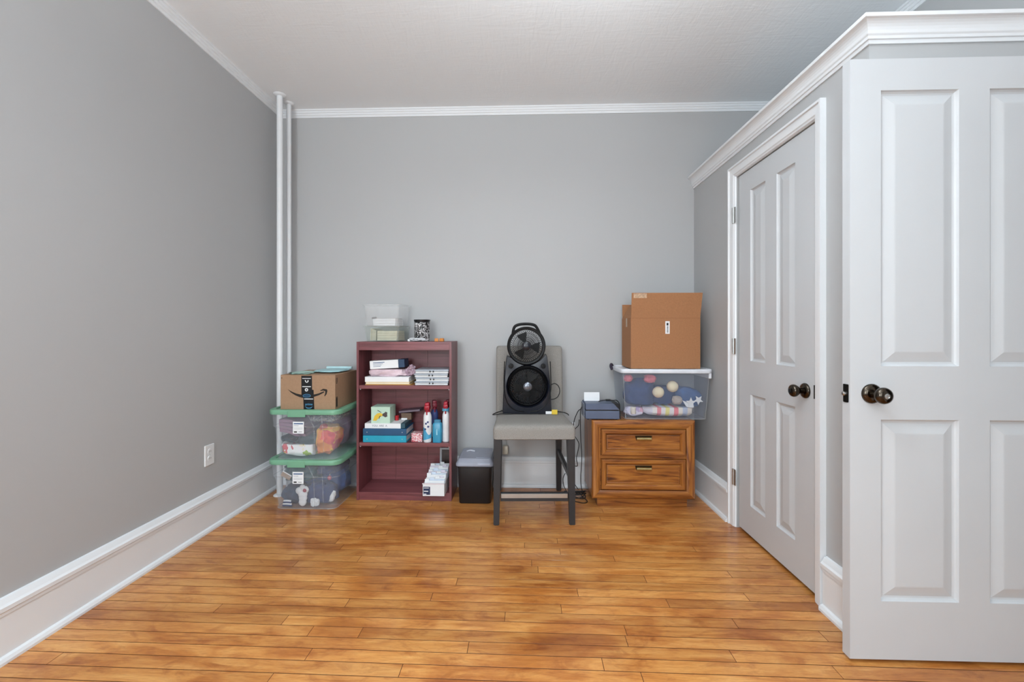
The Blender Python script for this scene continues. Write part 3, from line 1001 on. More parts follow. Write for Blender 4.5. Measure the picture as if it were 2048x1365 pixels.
def squiggle_mat():
    m, nt, bs = nodes_of('black_white_squiggle')
    v = mapping(nt, 'Object', (1, 1, .8))
    n = noise_tex(nt, 62, 1.5, v, .4, 1.6)
    nt.links.new(ramp(nt, n, [(.50, '#101012'), (.53, '#e8e8ea'), (.60, '#e8e8ea'), (.63, '#101012')]), bs.inputs['Base Color'])
    bs.inputs['Roughness'].default_value = .3
    return m


R_ = .052
B().lathe([(R_ * .96, 0), (R_, .006), (R_, .128), (R_ * .96, .130)], 36).build('jar', squiggle_mat(), t, True)
B().lathe([(R_ * .96, .130), (R_ * 1.02, .133), (R_ * 1.02, .140), (R_ * 1.08, .144), (R_ * 1.08, .150), (R_ * .9, .150), (R_ * .86, .138), (R_ * .5, .134)], 36).build('dish_rim', BLACKP, t, True)
pts = []
for k in range(26):
    a = k * .9
    pts.append((.055 * math.cos(a) * (.6 + .4 * math.sin(k * .37)) - .012, -.078 + .016 * math.sin(a * 1.3), .006 + .016 * abs(math.sin(k * .61))))
B().tube(pts, .0028, 6, 3).build('cord', WPLAST, t, True)
B().box(-.078, -.062, -.09, -.070, .001, .016, .003).build('plug', WPLAST, t)
ORG = mat('orange_block', '#d98a3d', .5)
for k, (x, s_, r_) in enumerate(((-.580, .026, .1), (-.546, .026, -.25))):
    t = thing('wax_cube', ['small orange wax cube next to the black warmer', 'small orange wax cube nearer the bookcase edge than its twin'][k], 'wax cube', (x, 2.985 + .01 * k, TOPZ), r_, 'orange wax cubes')
    B().box(-s_ / 2, s_ / 2, -s_ / 2, s_ / 2, 0, s_ * .8, .003).build('cube', ORG, t)
    B().box(-s_ * .46, s_ * .46, -s_ * .46, s_ * .46, s_ * .8, s_ * .84, .001).build('top_face', ORG, t)

# ------------------------------------------------------------------ green-lidded totes
TCX, TCY = -1.358, 2.925


def green_tote(label, z, dx, dy):
    t = thing('lidded_tote', label, 'storage tote', (TCX + dx, TCY + dy, z), 0, 'green lidded totes stacked in the corner')
    loops = []
    hb = .297
    for (e, zz, r) in ((-.004, 0, .045), (.0, .005, .05), (.018, .205, .052), (.024, .209, .054), (.032, hb, .056), (.029, hb, .055), (.021, .2085, .052), (.015, .2035, .050), (-.003, .006, .046), (-.006, .003, .044)):
        loops.append(rrect(-.192 - e, .192 + e, -.197 - e, .197 + e, r, zz, 6))
    tub = B().loft(loops).build('tub', CLEAR, t, True)
    # moulded rib lines on the tub front and side
    for x, s_ in ((.062, 1), (.118, 1)):
        B().tube([(x, -.2000, .008), (x, -.2150, .200), (x, -.2225, .215), (x - (.03 if x < .1 else 0), -.2285, .285)], .0018, 6, 3).build('rib', RIMCL, tub, True)
    B().tube([p for p in rrect(-.194, .194, -.199, .199, .048, .004, 6)], .0032, 6, 0, True).build('base_bead', RIMCL, tub, True)
    B().tube([p for p in rrect(-.2150, .2150, -.2200, .2200, .054, .209, 6)], .0020, 6, 0, True).build('step_bead', RIMCL, tub, True)
    # lid
    ll = []
    for (e, zz, r) in ((.040, .289, .060), (.041, .292, .061), (.041, .312, .061), (.037, .318, .060), (.012, .319, .05), (.008, .312, .048)):
        ll.append(rrect(-.192 - e, .192 + e, -.197 - e, .197 + e, r, zz, 8))
    ld = B().loft(ll, False, True).build('lid', GREENL, t, True)
    for s_ in (-1, 1):
        y0 = -.2395 if s_ < 0 else .2335
        B().box(-.095, .018, y0, y0 + .006, .274, .314, .0025).build('latch_tab', GREENL, ld)
    # paper label
    lb = B().box(-.066, .004, -.2265, -.2255, .170, .244, .0015).build('paper_label', WHITE, tub)
    lb.rotation_euler = (0, 0, 0)
    y = -.2270
    B().box(-.060, -.002, y, y + .0006, .228, .235).build('print_line', BLUEINK, lb)
    B().box(-.060, -.030, y, y + .0006, .217, .2195).box(-.060, -.004, y, y + .0006, .204, .2052).box(-.060, -.004, y, y + .0006, .197, .1982).build('print_line', GREYINK, lb)
    B().box(-.059, -.040, y, y + .0006, .176, .184).box(-.030, -.008, y, y + .0006, .179, .1815).build('print_line', INK, lb)
    return t


green_tote('clear tote with green lid full of dark clothes, standing on the floor', 0.0, -.004, 0)
green_tote('clear tote with green lid full of bright clothes, stacked on the floor tote', 0.3125, -.004, .004)


def cloth(name, label, cat, loc, size, m, seed, amp=.2, freq=2.2, rot=(0, 0, 0), power=.8, part='fabric', sub=4):
    o = blob(B(), (0, 0, 0), size, seed, amp, freq, sub, rot, power).build(name, m, None, True, loc)
    return tag(o, label, cat)


NAVY = mat('navy_cloth', '#1d3360', .9, var=.25, vscale=30, bump=.3, bscale=60)
CHAR = mat('charcoal_cloth', '#25344c', .9, var=.2, vscale=30, bump=.3, bscale=60)
DGREEN = mat('dark_green_cloth', '#1f4d50', .9, var=.2, vscale=30, bump=.3, bscale=60)
SLATE = mat('slate_blue_cloth', '#3a5d94', .9, var=.2, vscale=30, bump=.3, bscale=60)
# floor tote contents
cx, cy = TCX - .004, TCY
cloth('garment', 'slate blue bunched garment filling the back of the floor tote', 'clothing', (cx, cy + .075, .130), (.170, .105, .118), SLATE, 1, .12, 2, (0, 0, 0), .6)
cloth('garment', 'charcoal plush garment at the bottom of the floor tote by the wall side', 'clothing', (cx - .105, cy - .110, .070), (.076, .078, .060), CHAR, 2, .2)
cloth('garment', 'navy bunched garment in the floor tote behind the plush bone', 'clothing', (cx + .060, cy - .100, .076), (.104, .070, .066), NAVY, 5, .22)
cloth('garment', 'dark green bunched shirt under the lid of the floor tote', 'clothing', (cx - .055, cy - .090, .212), (.125, .092, .060), DGREEN, 8, .22)
cloth('garment', 'dark navy jacket under the lid of the floor tote by the bookcase side', 'clothing', (cx + .108, cy - .030, .210), (.082, .150, .062), NAVY, 11, .2)
# plush bone
t = thing('plush_bone', 'white plush dog bone with a red heart in the floor tote', 'plush toy', (cx - .028, cy - .174, .026), 0)
PLW = mat('white_plush', '#dfe0e2', .9, bump=.3, bscale=90)
b = B()
for (x, z, r) in ((0, .010, .026), (.002, .035, .028), (.001, .060, .031), (-.022, .082, .024), (.014, .088, .026), (-.002, .105, .018)):
    blob(b, (x, 0, z), (r, .012, r), x + z, .05, 2, 2)
b.build('body', PLW, t, True)
B().lathe([(.012, 0), (.010, .003), (.004, .004)], 16, Matrix.Translation((.018, -.012, .088)) @ Matrix.Rotation(PI / 2, 4, 'X')).build('heart_patch', mat('dull_red_patch', '#a33a48', .8), t, True)
t = cloth('plush_toy', 'small pale plush mushroom shape in the floor tote corner', 'plush toy', (cx + .048, cy - .170, .034), (.028, .013, .024), PLW, 14, .35, 3)
t = cloth('sock', 'pale bunched sock near the rounded corner of the floor tote', 'sock', (cx + .150, cy - .140, .062), (.014, .016, .034), PLW, 17, .3, 2.5, (0, .35, 0))
t = thing('striped_cap', 'navy and white striped knit roll at the floor tote bottom', 'knitwear', (cx - .128, cy - .166, .026), 0)
for k in range(4):
    B().tube([(-.028 + .002 * k, -.006, -.014 + .010 * k), (0, -.014, -.010 + .010 * k), (.030 - .002 * k, -.006, -.015 + .010 * k)], .0056, 8).build('stripe', NAVY if k % 2 == 0 else PLW, t, True)
t = thing('cardboard_tag', 'tan cardboard tag with white edge under the floor tote lid', 'tag', (cx - .125, cy - .192, .205), 0)
M_ = Matrix.Rotation(.5, 4, 'Y')
B().box(-.035, .030, 0, .003, -.014, .014, .001, 1, M_).build('card', mat('tan_tag', '#9c8570', .7), t)
B().box(-.035, .030, -.001, .0035, .014, .020, .001, 1, M_).build('edge', WHITE, t)
t = thing('ornament', 'red ball ornament on a clear clamp in the floor tote', 'ornament', (cx + .142, cy - .168, .190), 0)
blob(B(), (0, 0, 0), (.013, .011, .015), 1, .05).build('ball', mat('ornament_red', '#a83a52', .35), t, True)
B().tube([(0, 0, .014), (.003, 0, .022), (0, 0, .026)], .002, 6).build('loop', STEEL, t, True)

# upper tote contents
z0 = .3125
cy2 = TCY + .004
MAUVE = mat('mauve_towel', '#8d6b80', .95, var=.1, vscale=40, bump=.4, bscale=150)
t = thing('folded_towel', 'mauve folded towel in the upper green lidded tote', 'towel', (cx - .090, cy2 - .085, z0 + .190), 0)
for k in range(4):
    prof = []
    for s_ in range(13):
        q = s_ / 12
        x = -.085 + .185 * q
        zz = .060 - .020 * k - .07 * max(0, q - .35) ** 1.3 - .012 * k * q
        prof.append((x, zz))
    A = [Vector((x, -.108 + .004 * k, z)) for x, z in prof] + [Vector((x, -.108 + .004 * k, z - .019)) for x, z in reversed(prof)]
    C = [Vector((v.x, .09, v.z)) for v in A]
    B().loft([A, C]).build('fold', MAUVE, t, True)
t = thing('rolled_cloth', 'dark green rolled cloth in the upper green lidded tote', 'cloth', (cx - .095, cy2 - .080, z0 + .135), 0)
pr = []
for k in range(40):
    a = k * .42
    rr = .008 + .00125 * k
    pr.append((rr * 1.25 * math.cos(a), rr * .78 * math.sin(a)))
inn = [(x * .90, z * .90) for x, z in pr]
poly = pr + inn[::-1]
b = B()
for i in range(len(pr) - 1):
    q = [pr[i], pr[i + 1], inn[i + 1], inn[i]]
    A = [Vector((x, -.110, z)) for x, z in q]
    C = [Vector((x, .10, z)) for x, z in q]
    b.loft([A, C])
b.build('roll', mat('dark_green_towel', '#243b40', .95, var=.15, vscale=40, bump=.4, bscale=150), t, True)
blob(B(), (.095, -.05, -.022), (.075, .055, .040), 4, .2, power=.8).build('loose_end', mat('dark_green_towel', '#243b40', .95), t, True)
FLOR = patch_mat('white_floral', ['#f1f1f1', '#f3e7c9', '#f4f4f6', '#c9b13f', '#eef2f2', '#d7626b', '#f6f6f6', '#9fb84a', '#f2eef2'], 26)
cloth('garment', 'white floral garment at the bottom of the upper tote', 'clothing', (cx - .055, cy2 - .085, z0 + .064), (.128, .108, .056), FLOR, 21, .10, 2.5, (0, 0, 0), .6)
ORNG = patch_mat('orange_patchwork', ['#d9863a', '#c93f45', '#e0a83c', '#e07f4e', '#7a3f58', '#cf6a3c', '#e8b04a', '#d8574a'], 17)
cloth('garment', 'orange, red and yellow patterned garment bunched in the upper tote', 'clothing', (cx + .078, cy2 - .072, z0 + .110), (.094, .112, .092), ORNG, 25, .18, 2.4, (0, .2, 0), .75)
LACE = patch_mat('grey_camouflage', ['#7b7f86', '#a3a39f', '#5f646d', '#8e8a80', '#b8b4a8', '#4d525c'], 60)
cloth('garment', 'grey mottled lace garment under the lid of the upper tote', 'clothing', (cx + .092, cy2 - .030, z0 + .242), (.098, .160, .042), LACE, 29, .2, 2.4, (0, 0, 0), .8)

cloth('garment', 'plum fleece filling the back of the upper tote', 'clothing', (cx, cy2 + .115, z0 + .145), (.172, .070, .125), mat('plum_fleece', '#6f5b74', .95, var=.15, vscale=30), 33, .1, 2, (0, 0, 0), .6)

# parcel box with smile print
t = thing('parcel_box', 'brown parcel box with a curved arrow print and black tape on the upper tote', 'cardboard box', (-1.532, 2.750, .6250), 0)
PW, PD, PH = .352, .364, .216
b = B()
b.box(0, PW, 0, .003, 0, PH).box(0, PW, PD - .003, PD, 0, PH).box(0, .003, .003, PD - .003, 0, PH).box(PW - .003, PW, .003, PD - .003, 0, PH).box(.003, PW - .003, .003, PD - .003, 0, .003)
b.build('walls', CARD, t)
for x0, x1 in ((.001, PW / 2 - .001), (PW / 2 + .001, PW - .001)):
    B().box(x0, x1, .001, PD - .001, PH + .0003, PH + .0033).build('top_flap', CARD, t)
ZS = 3784.0


def zp(pts):
    return [((X - 160) / ZS, (1050 - Y) / ZS) for X, Y in pts]


BLK = mat('black_print', '#1b1510', .7)
up = [(330, 565), (430, 622), (540, 668), (650, 692), (740, 700), (830, 703), (970, 690), (1080, 665), (1190, 622), (1218, 612)]
dn = [(1222, 640), (1200, 650), (1100, 705), (980, 745), (830, 775), (720, 775), (620, 752), (520, 712), (420, 650)]
decal('smile_print', zp(up + dn), BLK, t, 0.0)
decal('arrow_print', zp([(1125, 590), (1200, 552), (1290, 565), (1302, 600), (1282, 680), (1240, 732), (1225, 725), (1248, 660), (1250, 612), (1205, 594), (1135, 603)]), BLK, t, 0.0)
TAPE = mat('black_tape', '#141519', .3)
tp = decal('tape', zp([(665, 240), (925, 240), (930, 575), (965, 580), (985, 1050), (725, 1050), (715, 770), (672, 770)]), TAPE, t, -.0003, .0005)
b = B().box((690 - 160) / ZS, (900 - 160) / ZS, -.0013, -.0008, (1050 - 312) / ZS, (1050 - 297) / ZS)
b.box((690 - 160) / ZS, (900 - 160) / ZS, -.0013, -.0008, (1050 - 510) / ZS, (1050 - 492) / ZS)
b.box((735 - 160) / ZS, (955 - 160) / ZS, -.0013, -.0008, (1050 - 805) / ZS, (1050 - 788) / ZS)
b.build('print_line', WHITE, tp)
decal('small_smile', zp([(750, 345), (775, 345), (785, 385), (810, 392), (822, 345), (842, 345), (842, 380), (815, 405), (785, 405), (760, 378)]), WHITE, tp, -.0008)
MR = Matrix.Translation(((793 - 160) / ZS, -.0008, (1050 - 577) / ZS)) @ Matrix.Rotation(PI / 2, 4, 'X')
B().lathe([(.0105, 0), (.0105, .0005), (.0045, .0005), (.0045, 0)], 24, MR, False, False).build('ring_print', WHITE, tp)
PBL = mat('print_sky_blue', '#5aa9d6', .5)
ov = [((800 - 160) / ZS + .0245 * math.cos(a), (1050 - 720) / ZS + .0105 * math.sin(a)) for a in [2 * PI * k / 24 for k in range(24)]]
decal('oval_print', ov, mat('print_steel_blue', '#1f4766', .5), tp, -.0008)
ovl = [Vector((p[0], -.0014, p[1])) for p in ov]
B().tube(ovl, .0008, 4, 0, True).build('oval_line', PBL, tp)
text_obj('lettering', 'prime', .020, PBL, tp, ((852 - 160) / ZS, -.0013, (1050 - 925) / ZS), sx=1.0)
decal('small_smile', zp([(760, 975), (800, 1003), (850, 1012), (900, 1003), (945, 975), (905, 1018), (850, 1028), (795, 1018)]), PBL, tp, -.0008)
# print on its side face (towards the bookcase)
b = B()
for (y0, y1, zz0, zz1) in ((.012, .018, .17, .20), (.026, .032, .17, .20), (.014, .030, .163, .168), (.010, .036, .012, .014), (.012, .034, .016, .072), (.010, .036, .074, .078)):
    b.box(PW, PW + .0005, y0, y1, zz0, zz1)
b.build('side_print', BLK, t)
b = B().box(.004, .010, -.0004, 0, PH - .019, PH - .014)
b.build('corner_print', BLK, t)
# mailer and tissue on the parcel box
zt = .6250 + PH + .0035
t = thing('padded_mailer', 'pale aqua padded mailer lying on the parcel box', 'mailer', (-1.290, 2.955, zt), -.05)
blob(B(), (0, 0, .010), (.095, .110, .010), 2, .08, 2, 4, power=.55).build('pouch', mat('pale_aqua', '#a9d3d8', .45, bump=.15, bscale=40), t, True)
B().box(-.092, .092, .098, .118, .012, .030, .003, 1).build('flap', mat('pale_aqua_light', '#c3e2e6', .45), t)
t = thing('tissue_paper', 'crumpled pale green tissue paper on the parcel box by the tape', 'tissue paper', (-1.440, 2.850, zt), 0)
blob(B(), (0, 0, .007), (.068, .085, .008), 6, .35, 3, 4, power=.8).build('sheet', mat('pale_green_tissue', '#b8d8cc', .6, bump=.4, bscale=60), t, True)
blob(B(), (.060, -.060, .006), (.022, .030, .007), 9, .4, 3, 3).build('crumple', mat('pale_green_tissue', '#b8d8cc', .6), t, True)

# ------------------------------------------------------------------ lidded bin
t = thing('lidded_bin', 'black plastic file bin with a grey lid between bookcase and chair', 'bin', (-.304, 2.985, 0))
loops = []
for (e, zz, r) in ((-.016, 0, .018), (-.013, .004, .02), (-.004, .235, .022), (0, .238, .022), (0, .252, .022), (-.006, .252, .02), (-.016, .008, .018), (-.018, .006, .016)):
    loops.append(rrect(-.117 - e, .117 + e, -.147 - e, .135 + e, r, zz, 4))
B().loft(loops).build('tub', BLACKP, t, True)
GL = mat('grey_blue_lid', '#9094a2', .4)
loops = []
for (e, zz) in ((.004, .246), (.006, .248), (.006, .262), (.001, .270), (-.008, .288), (-.013, .294)):
    loops.append(rrect(-.117 - e, .117 + e, -.147 - e, .135 + e, .022, zz, 4))
ld = B().loft(loops).build('lid', GL, t, True)
B().box(.006, .098, -.118, .100, .2935, .2965, .001).build('raised_panel', GL, ld)
B().box(-.080, -.010, .010, .060, .2930, .2948, .001).build('handle_well', GL, ld)
B().tube([(-.072, .035, .294), (-.050, .030, .302), (-.030, .035, .298), (-.018, .035, .294)], .006, 8).build('handle', mat('grey_handle', '#c3c6cf', .35), ld, True)
B().box(.020, .100, -.1545, -.149, .256, .268, .002).build('latch', mat('pale_grey_latch', '#b3bacb', .35), ld)
B().box(.116, .126, -.06, -.02, .236, .286, .003).build('side_latch', BLACKP, t)

# ------------------------------------------------------------------ counter chair
ch = thing('counter_chair', 'grey linen counter-height chair with charcoal wooden legs', 'chair', (0.0735, 2.560, 0), .042)


def taper_leg(x0, y0, z0, s0, x1, y1, z1, s1):
    lo = [Vector((x0 + a * s0, y0 + c * s0, z0)) for a, c in ((-1, -1), (1, -1), (1, 1), (-1, 1))]
    hi = [Vector((x1 + a * s1, y1 + c * s1, z1)) for a, c in ((-1, -1), (1, -1), (1, 1), (-1, 1))]
    b = B().loft([lo, hi])
    bmesh.ops.bevel(b.bm, geom=list(b.bm.edges), offset=.003, segments=2, affect='EDGES')
    return b


for s_ in (-1, 1):
    taper_leg(s_ * .220, 0, 0, .0165, s_ * .212, .008, .505, .0235).build('leg', LEGW, ch)
    taper_leg(s_ * .211, .545, 0, .0165, s_ * .205, .500, .505, .021).build('leg', LEGW, ch)
b = B().box(-.196, .196, -.012, .012, .138, .186, .002)
b.build('front_stretcher', LEGW, ch)
B().box(-.192, .192, -.0138, -.0118, .157, .181, .0006).build('foot_plate', STEEL, ch)
for s_ in (-1, 1):
    B().box(s_ * .206 - .010, s_ * .206 + .010, .015, .515, .268, .300, .002).build('side_stretcher', LEGW, ch)
loops = []
for (e, zz) in ((-.010, .494), (0, .499), (.001, .550), (-.002, .566), (-.008, .574), (-.020, .579), (-.08, .5805)):
    lp = rrect(-.238 - e, .238 + e, -.022 - e, .470 + e, .022 if e > -.03 else .03, zz, 4)
    for v in lp:
        v.x *= 1 - .10 * max(0, v.y) / .47
    loops.append(lp)
B().loft(loops).build('seat', FABRIC, ch, True)
loops = []
for (zz, yo, e) in ((.500, .0, -.004), (.505, .0, 0), (.60, .004, .0), (.80, .020, .001), (1.00, .046, .0), (1.014, .048, -.004), (1.020, .049, -.014)):
    loops.append(rrect(-.228 - e, .228 + e, .442 + yo - e, .500 + yo + e, .016, zz, 4))
B().loft(loops).build('backrest', FABRIC, ch, True)

# ------------------------------------------------------------------ twin fan
fn = thing('twin_fan', 'black twin-head electric fan standing on the chair seat', 'fan', (0.034, 2.915, .5808), .03)
FBLK = mat('fan_black', '#07080a', .5, var=.1, vscale=20, spec=.3)
FGRY = mat('fan_blue_black', '#181b25', .25, var=.1, vscale=20)
LC, UC = Vector((0.003, 0.182)), Vector((-.005, .446))


def outline(ang, c):
    """distance from c to the body outline along ang"""
    P = [(-.161, 0), (.163, 0), (.160, .05), (.153, .17), (.146, .27), (.137, .34), (.131, .378), (.122, .396), (.110, .380), (.09, .356), (.05, .334), (0, .326), (-.05, .334), (-.09, .356), (-.114, .380), (-.124, .396), (-.133, .378), (-.139, .34), (-.146, .27), (-.153, .17), (-.159, .05)]
    d = Vector((math.cos(ang), math.sin(ang)))
    best = 9
    for i in range(len(P)):
        a, b2 = Vector(P[i]) - c, Vector(P[(i + 1) % len(P)]) - c
        e = b2 - a
        den = d.x * e.y - d.y * e.x
        if abs(den) < 1e-9:
            continue
        s_ = (a.x * e.y - a.y * e.x) / den
        u_ = (a.x * d.y - a.y * d.x) / den
        if s_ > 0 and -1e-6 <= u_ <= 1 + 1e-6:
            best = min(best, s_)
    return best


N = 96
angs = [2 * PI * k / N for k in range(N)]


def ringpts(c, rad, y):
    return [Vector((c.x + rad * math.cos(a), y, c.y + rad * math.sin(a))) for a in angs]


def outpts(c, y, k=1.0, sh=0.0):
    o_ = []
    for a in angs:
        r_ = outline(a, c) - sh
        o_.append(Vector((c.x + r_ * math.cos(a), y, c.y + r_ * math.sin(a))))
    return o_


b = B().loft([outpts(LC, .055, 1, .012), outpts(LC, .045), outpts(LC, -.045), outpts(LC, -.053, 1, .006), ringpts(LC, .139, -.055), ringpts(LC, .134, -.050), ringpts(LC, .128, -.010), ringpts(LC, .128, .050)], True, True)
b.build('housing', FGRY, fn, True)
for s_ in (-1, 1):
    B().tube([(s_ * .148 + .002, -.052, .345), (s_ * .152 + .002, -.055, .22), (s_ * .150 + .002, -.056, .15), (s_ * .128, -.056, .075), (s_ * .08, -.056, .030), (s_ * .02, -.056, .018)], .0035, 6).build('trim_line', FBLK, fn, True)


def fan_head(name, c, ro, ri, y0, spokes, front_hub, back):
    h = B().loft([ringpts(c, ri, y0 + .030), ringpts(c, ro, y0 + .030), ringpts(c, ro + .001, y0 + .004), ringpts(c, ro - .006, y0 - .006), ringpts(c, ri + .003, y0 - .004), ringpts(c, ri, y0 + .004), ringpts(c, ri, y0 + .030)], False, False)
    h = h.build(name, FBLK, fn, True)
    for gy, sgn in ((y0 + .002, 1), (back, -1)):
        g = B()
        for k in range(spokes):
            a = 2 * PI * k / spokes
            pts = []
            for q in range(6):
                t_ = q / 5
                rr = .026 + (ri + .004 - .026) * t_
                aa = a + sgn * .55 * (1 - t_)
                pts.append((c.x + rr * math.cos(aa), gy - sgn * .012 * (1 - t_ ** 2), c.y + rr * math.sin(aa)))
            g.tube(pts, .0016, 4, 0)
        for rr in (.055, .085):
            g.tube([(c.x + rr * math.cos(a), gy - sgn * .012 * (1 - (rr / ri) ** 2), c.y + rr * math.sin(a)) for a in angs[::3]], .0009, 4, 0, True)
        g.build('grille', FBLK, h, True)
    M = Matrix.Translation((c.x, y0 - .010, c.y)) @ Matrix.Rotation(PI / 2, 4, 'X')
    B().lathe([(.028, -.006), (.028, .002), (.022, .006), (.010, .008)], 24, M).build('hub_cap', front_hub, h, True)
    for k in range(3):
        a0 = 2 * PI * k / 3 + (1.95 if name == 'upper_head' else 1.2)
        lo, hi = [], []
        for q in range(9):
            t_ = q / 8
            rr = .018 + (ri - .012 - .018) * t_
            wd = .35 + .42 * math.sin(min(1, t_ * 1.2) * PI / 2) * (1 - .35 * t_)
            lo.append((rr, a0 - wd * .62))
            hi.append((rr, a0 + wd * .62))
        poly = lo + hi[::-1]
        A = [Vector((c.x + r_ * math.cos(a), y0 + .014 + .010 * (a - a0), c.y + r_ * math.sin(a))) for r_, a in poly]
        C = [v + Vector((0, .0016, 0)) for v in A]
        n_ = len(lo)
        bb = B()
        for q in range(n_ - 1):
            bb.loft([[A[q], A[q + 1], A[2 * n_ - 2 - q], A[2 * n_ - 1 - q]], [C[q], C[q + 1], C[2 * n_ - 2 - q], C[2 * n_ - 1 - q]]])
        bb.build('blade', FBLK, h, False)
    B().lathe([(.022, -.02), (.022, .006)], 20, Matrix.Translation((c.x, y0 + .012, c.y)) @ Matrix.Rotation(PI / 2, 4, 'X')).build('motor_hub', FBLK, h, True)


fan_head('upper_head', UC, .124, .104, -.064, 44, FGRY, -.030)
fan_head('lower_head', LC, .124, .112, -.056, 44, mat('fan_hub_chrome', '#777b84', .25, .8), -.022)
B().tube([(UC.x - .088, -.018, .520), (UC.x - .078, -.018, .566), (UC.x - .05, -.018, .584), (UC.x, -.018, .589), (UC.x + .05, -.018, .583), (UC.x + .072, -.018, .562), (UC.x + .092, -.018, .518)], .0095, 10).build('handle', FBLK, fn, True)
for s_ in (-1, 1):
    k_ = B().lathe([(.016, 0), (.0165, .004), (.014, .014), (.006, .015)], 20, Matrix.Translation((s_ * .105, -.053, .315)) @ Matrix.Rotation(PI / 2, 4, 'X')).build('control_knob', FBLK, fn, True)
    B().box(s_ * .105 - .002, s_ * .105 + .002, -.072, -.066, .302, .328, .0008).build('pointer', FBLK, k_)
B().tube([(.150, .02, .175), (.185, .025, .192), (.212, .03, .175), (.222, .03, .140), (.210, .03, .105), (.185, .03, .088), (.155, .03, .085)], .0032, 8).build('cord', CORD, fn, True)
B().tube([(.155, .035, .012), (.20, .02, .006), (.24, -.01, .006), (.262, -.06, .0048), (.263, -.10, .0045)], .0032, 8).build('cord', CORD, fn, True)
B().tube([(-.150, .02, .020), (-.17, .0, .012), (-.20, -.03, .007), (-.222, -.09, .0045), (-.16, -.07, .008), (-.10, -.062, .006)], .0032, 8).build('cord', CORD, fn, True)
q = B().box(.120, .160, -.064, -.061, .004, .022, .0006, 1, Matrix.Rotation(.0, 4, 'Y')).build('white_tag', WHITE, fn)
B().box(.158, .195, -.075, -.071, .004, .034, .001, 1).build('yellow_tag', mat('tag_yellow', '#e0bf3c', .5), fn)

# ------------------------------------------------------------------ nightstand
ns = thing('nightstand', 'oak two-drawer nightstand with brass pulls', 'nightstand', (0.770, 2.810, 0), .004)
NW, NZ0, NZ1, ND = .3235, .060, .557, .335
B().box(-NW + .002, NW - .002, .020, ND, NZ0, NZ1 - .001, .002).build('carcass', OAKZ, ns)
B().box(-.285, .285, .032, ND - .02, 0, NZ0, .002).build('plinth', OAKX, ns)
FPR = [(0, .024), (0, .004), (.003, 0), (.010, -.003), (.040, -.001), (.052, .006), (.054, .024)]


def mitre_rail(b, x0, x1, z0, z1, prof, side):
    C = {'bottom': lambda i: ((x0 + i, z0 + i), (x1 - i, z0 + i)), 'top': lambda i: ((x1 - i, z1 - i), (x0 + i, z1 - i)),
         'left': lambda i: ((x0 + i, z1 - i), (x0 + i, z0 + i)), 'right': lambda i: ((x1 - i, z0 + i), (x1 - i, z1 - i))}[side]
    A = [Vector((C(i)[0][0], y, C(i)[0][1])) for i, y in prof]
    D = [Vector((C(i)[1][0], y, C(i)[1][1])) for i, y in prof]
    b.loft([A, D])
    return b


for s_ in ('bottom', 'top', 'left', 'right'):
    mitre_rail(B(), -NW, NW, NZ0, NZ1, FPR, s_).build('frame_rail', OAKX if s_ in ('bottom', 'top') else OAKZ, ns, True)
B().box(-NW + .05, NW - .05, .010, .022, .311, .334, .001).build('middle_rail', OAKX, ns)
B().box(-NW + .05, NW - .05, .0195, .0205, NZ0 + .05, NZ1 - .05).build('recess', OAKX, ns)
DPR = [(0, .018), (0, -.004), (.004, -.008), (.022, -.008), (.032, .002), (.034, .006)]
for k, (z0_, z1_) in enumerate(((.336, .499), (.120, .309))):
    dr = B()
    mats_ = []
    x0_, x1_ = -.2635, .2635
    dr.box(x0_ + .03, x1_ - .03, .006, .018, z0_ + .03, z1_ - .03)
    dr = dr.build('drawer', OAKX, ns)
    for s_ in ('bottom', 'top', 'left', 'right'):
        mitre_rail(B(), x0_, x1_, z0_, z1_, DPR, s_).build('drawer_rail', OAKX if s_ in ('bottom', 'top') else OAKZ, dr, True)
    B().rect_profile(x0_ + .035, x1_ - .035, z0_ + .035, z1_ - .035, [(0, .006), (0, .003), (.004, .002), (.007, .004), (.007, .006)], False).build('bead', OAKX, dr)
    B().rect_profile(x0_ + .033, x1_ - .033, z0_ + .033, z1_ - .033, [(0, .0052), (.0025, .0052)], False).build('groove', OAKD, dr)
    zc = z1_ - .052
    hp = B()
    A = [(-.052, zc + .014), (.054, zc + .014), (.050, zc - .016), (-.044, zc - .016)]
    hp.loft([[Vector((x, .0055, z)) for x, z in A], [Vector((x, .002, z)) for x, z in A]])
    hp = hp.build('back_plate', mat('dark_brass', '#3c3120', .4, .8), dr)
    lp = []
    for x in (-.042, .050):
        lp.append([Vector((x + .004 * math.cos(a), -.008 + .012 * math.cos(a), zc - .005 + .0115 * math.sin(a))) for a in [2 * PI * q / 12 for q in range(12)]])
    B().loft(lp).build('pull', BRASS, dr, True)

# ------------------------------------------------------------------ label printer
t = thing('label_printer', 'slate grey label printer hanging over the nightstand edge', 'printer', (0.515, 2.905, .5575), 0)
PRB = mat('slate_printer', '#59647c', .45)
PRK = mat('printer_black', '#15161a', .4)
B().box(-.108, .108, -.085, .085, .004, .056, .004).build('base', PRB, t)
B().box(-.104, .104, -.080, .084, .054, .064, .001).build('paper_slot', PRK, t)
b = B()
A = [(-.106, .063), (.108, .063), (.072, .102), (-.106, .102)]
b.loft([[Vector((x, -.084, z)) for x, z in A], [Vector((x, .085, z)) for x, z in A]])
bmesh.ops.bevel(b.bm, geom=list(b.bm.edges), offset=.003, segments=2, affect='EDGES')
b.build('cover', PRB, t)
b = B()
A = [(.074, .101), (.107, .066), (.108, .098)]
b.loft([[Vector((x, -.080, z)) for x, z in A], [Vector((x, .083, z)) for x, z in A]])
b.build('side_window', PRK, t)
B().box(-.114, -.108, -.05, .07, .01, .095, .002).build('side_cover', mat('printer_grey', '#7a8290', .4), t)
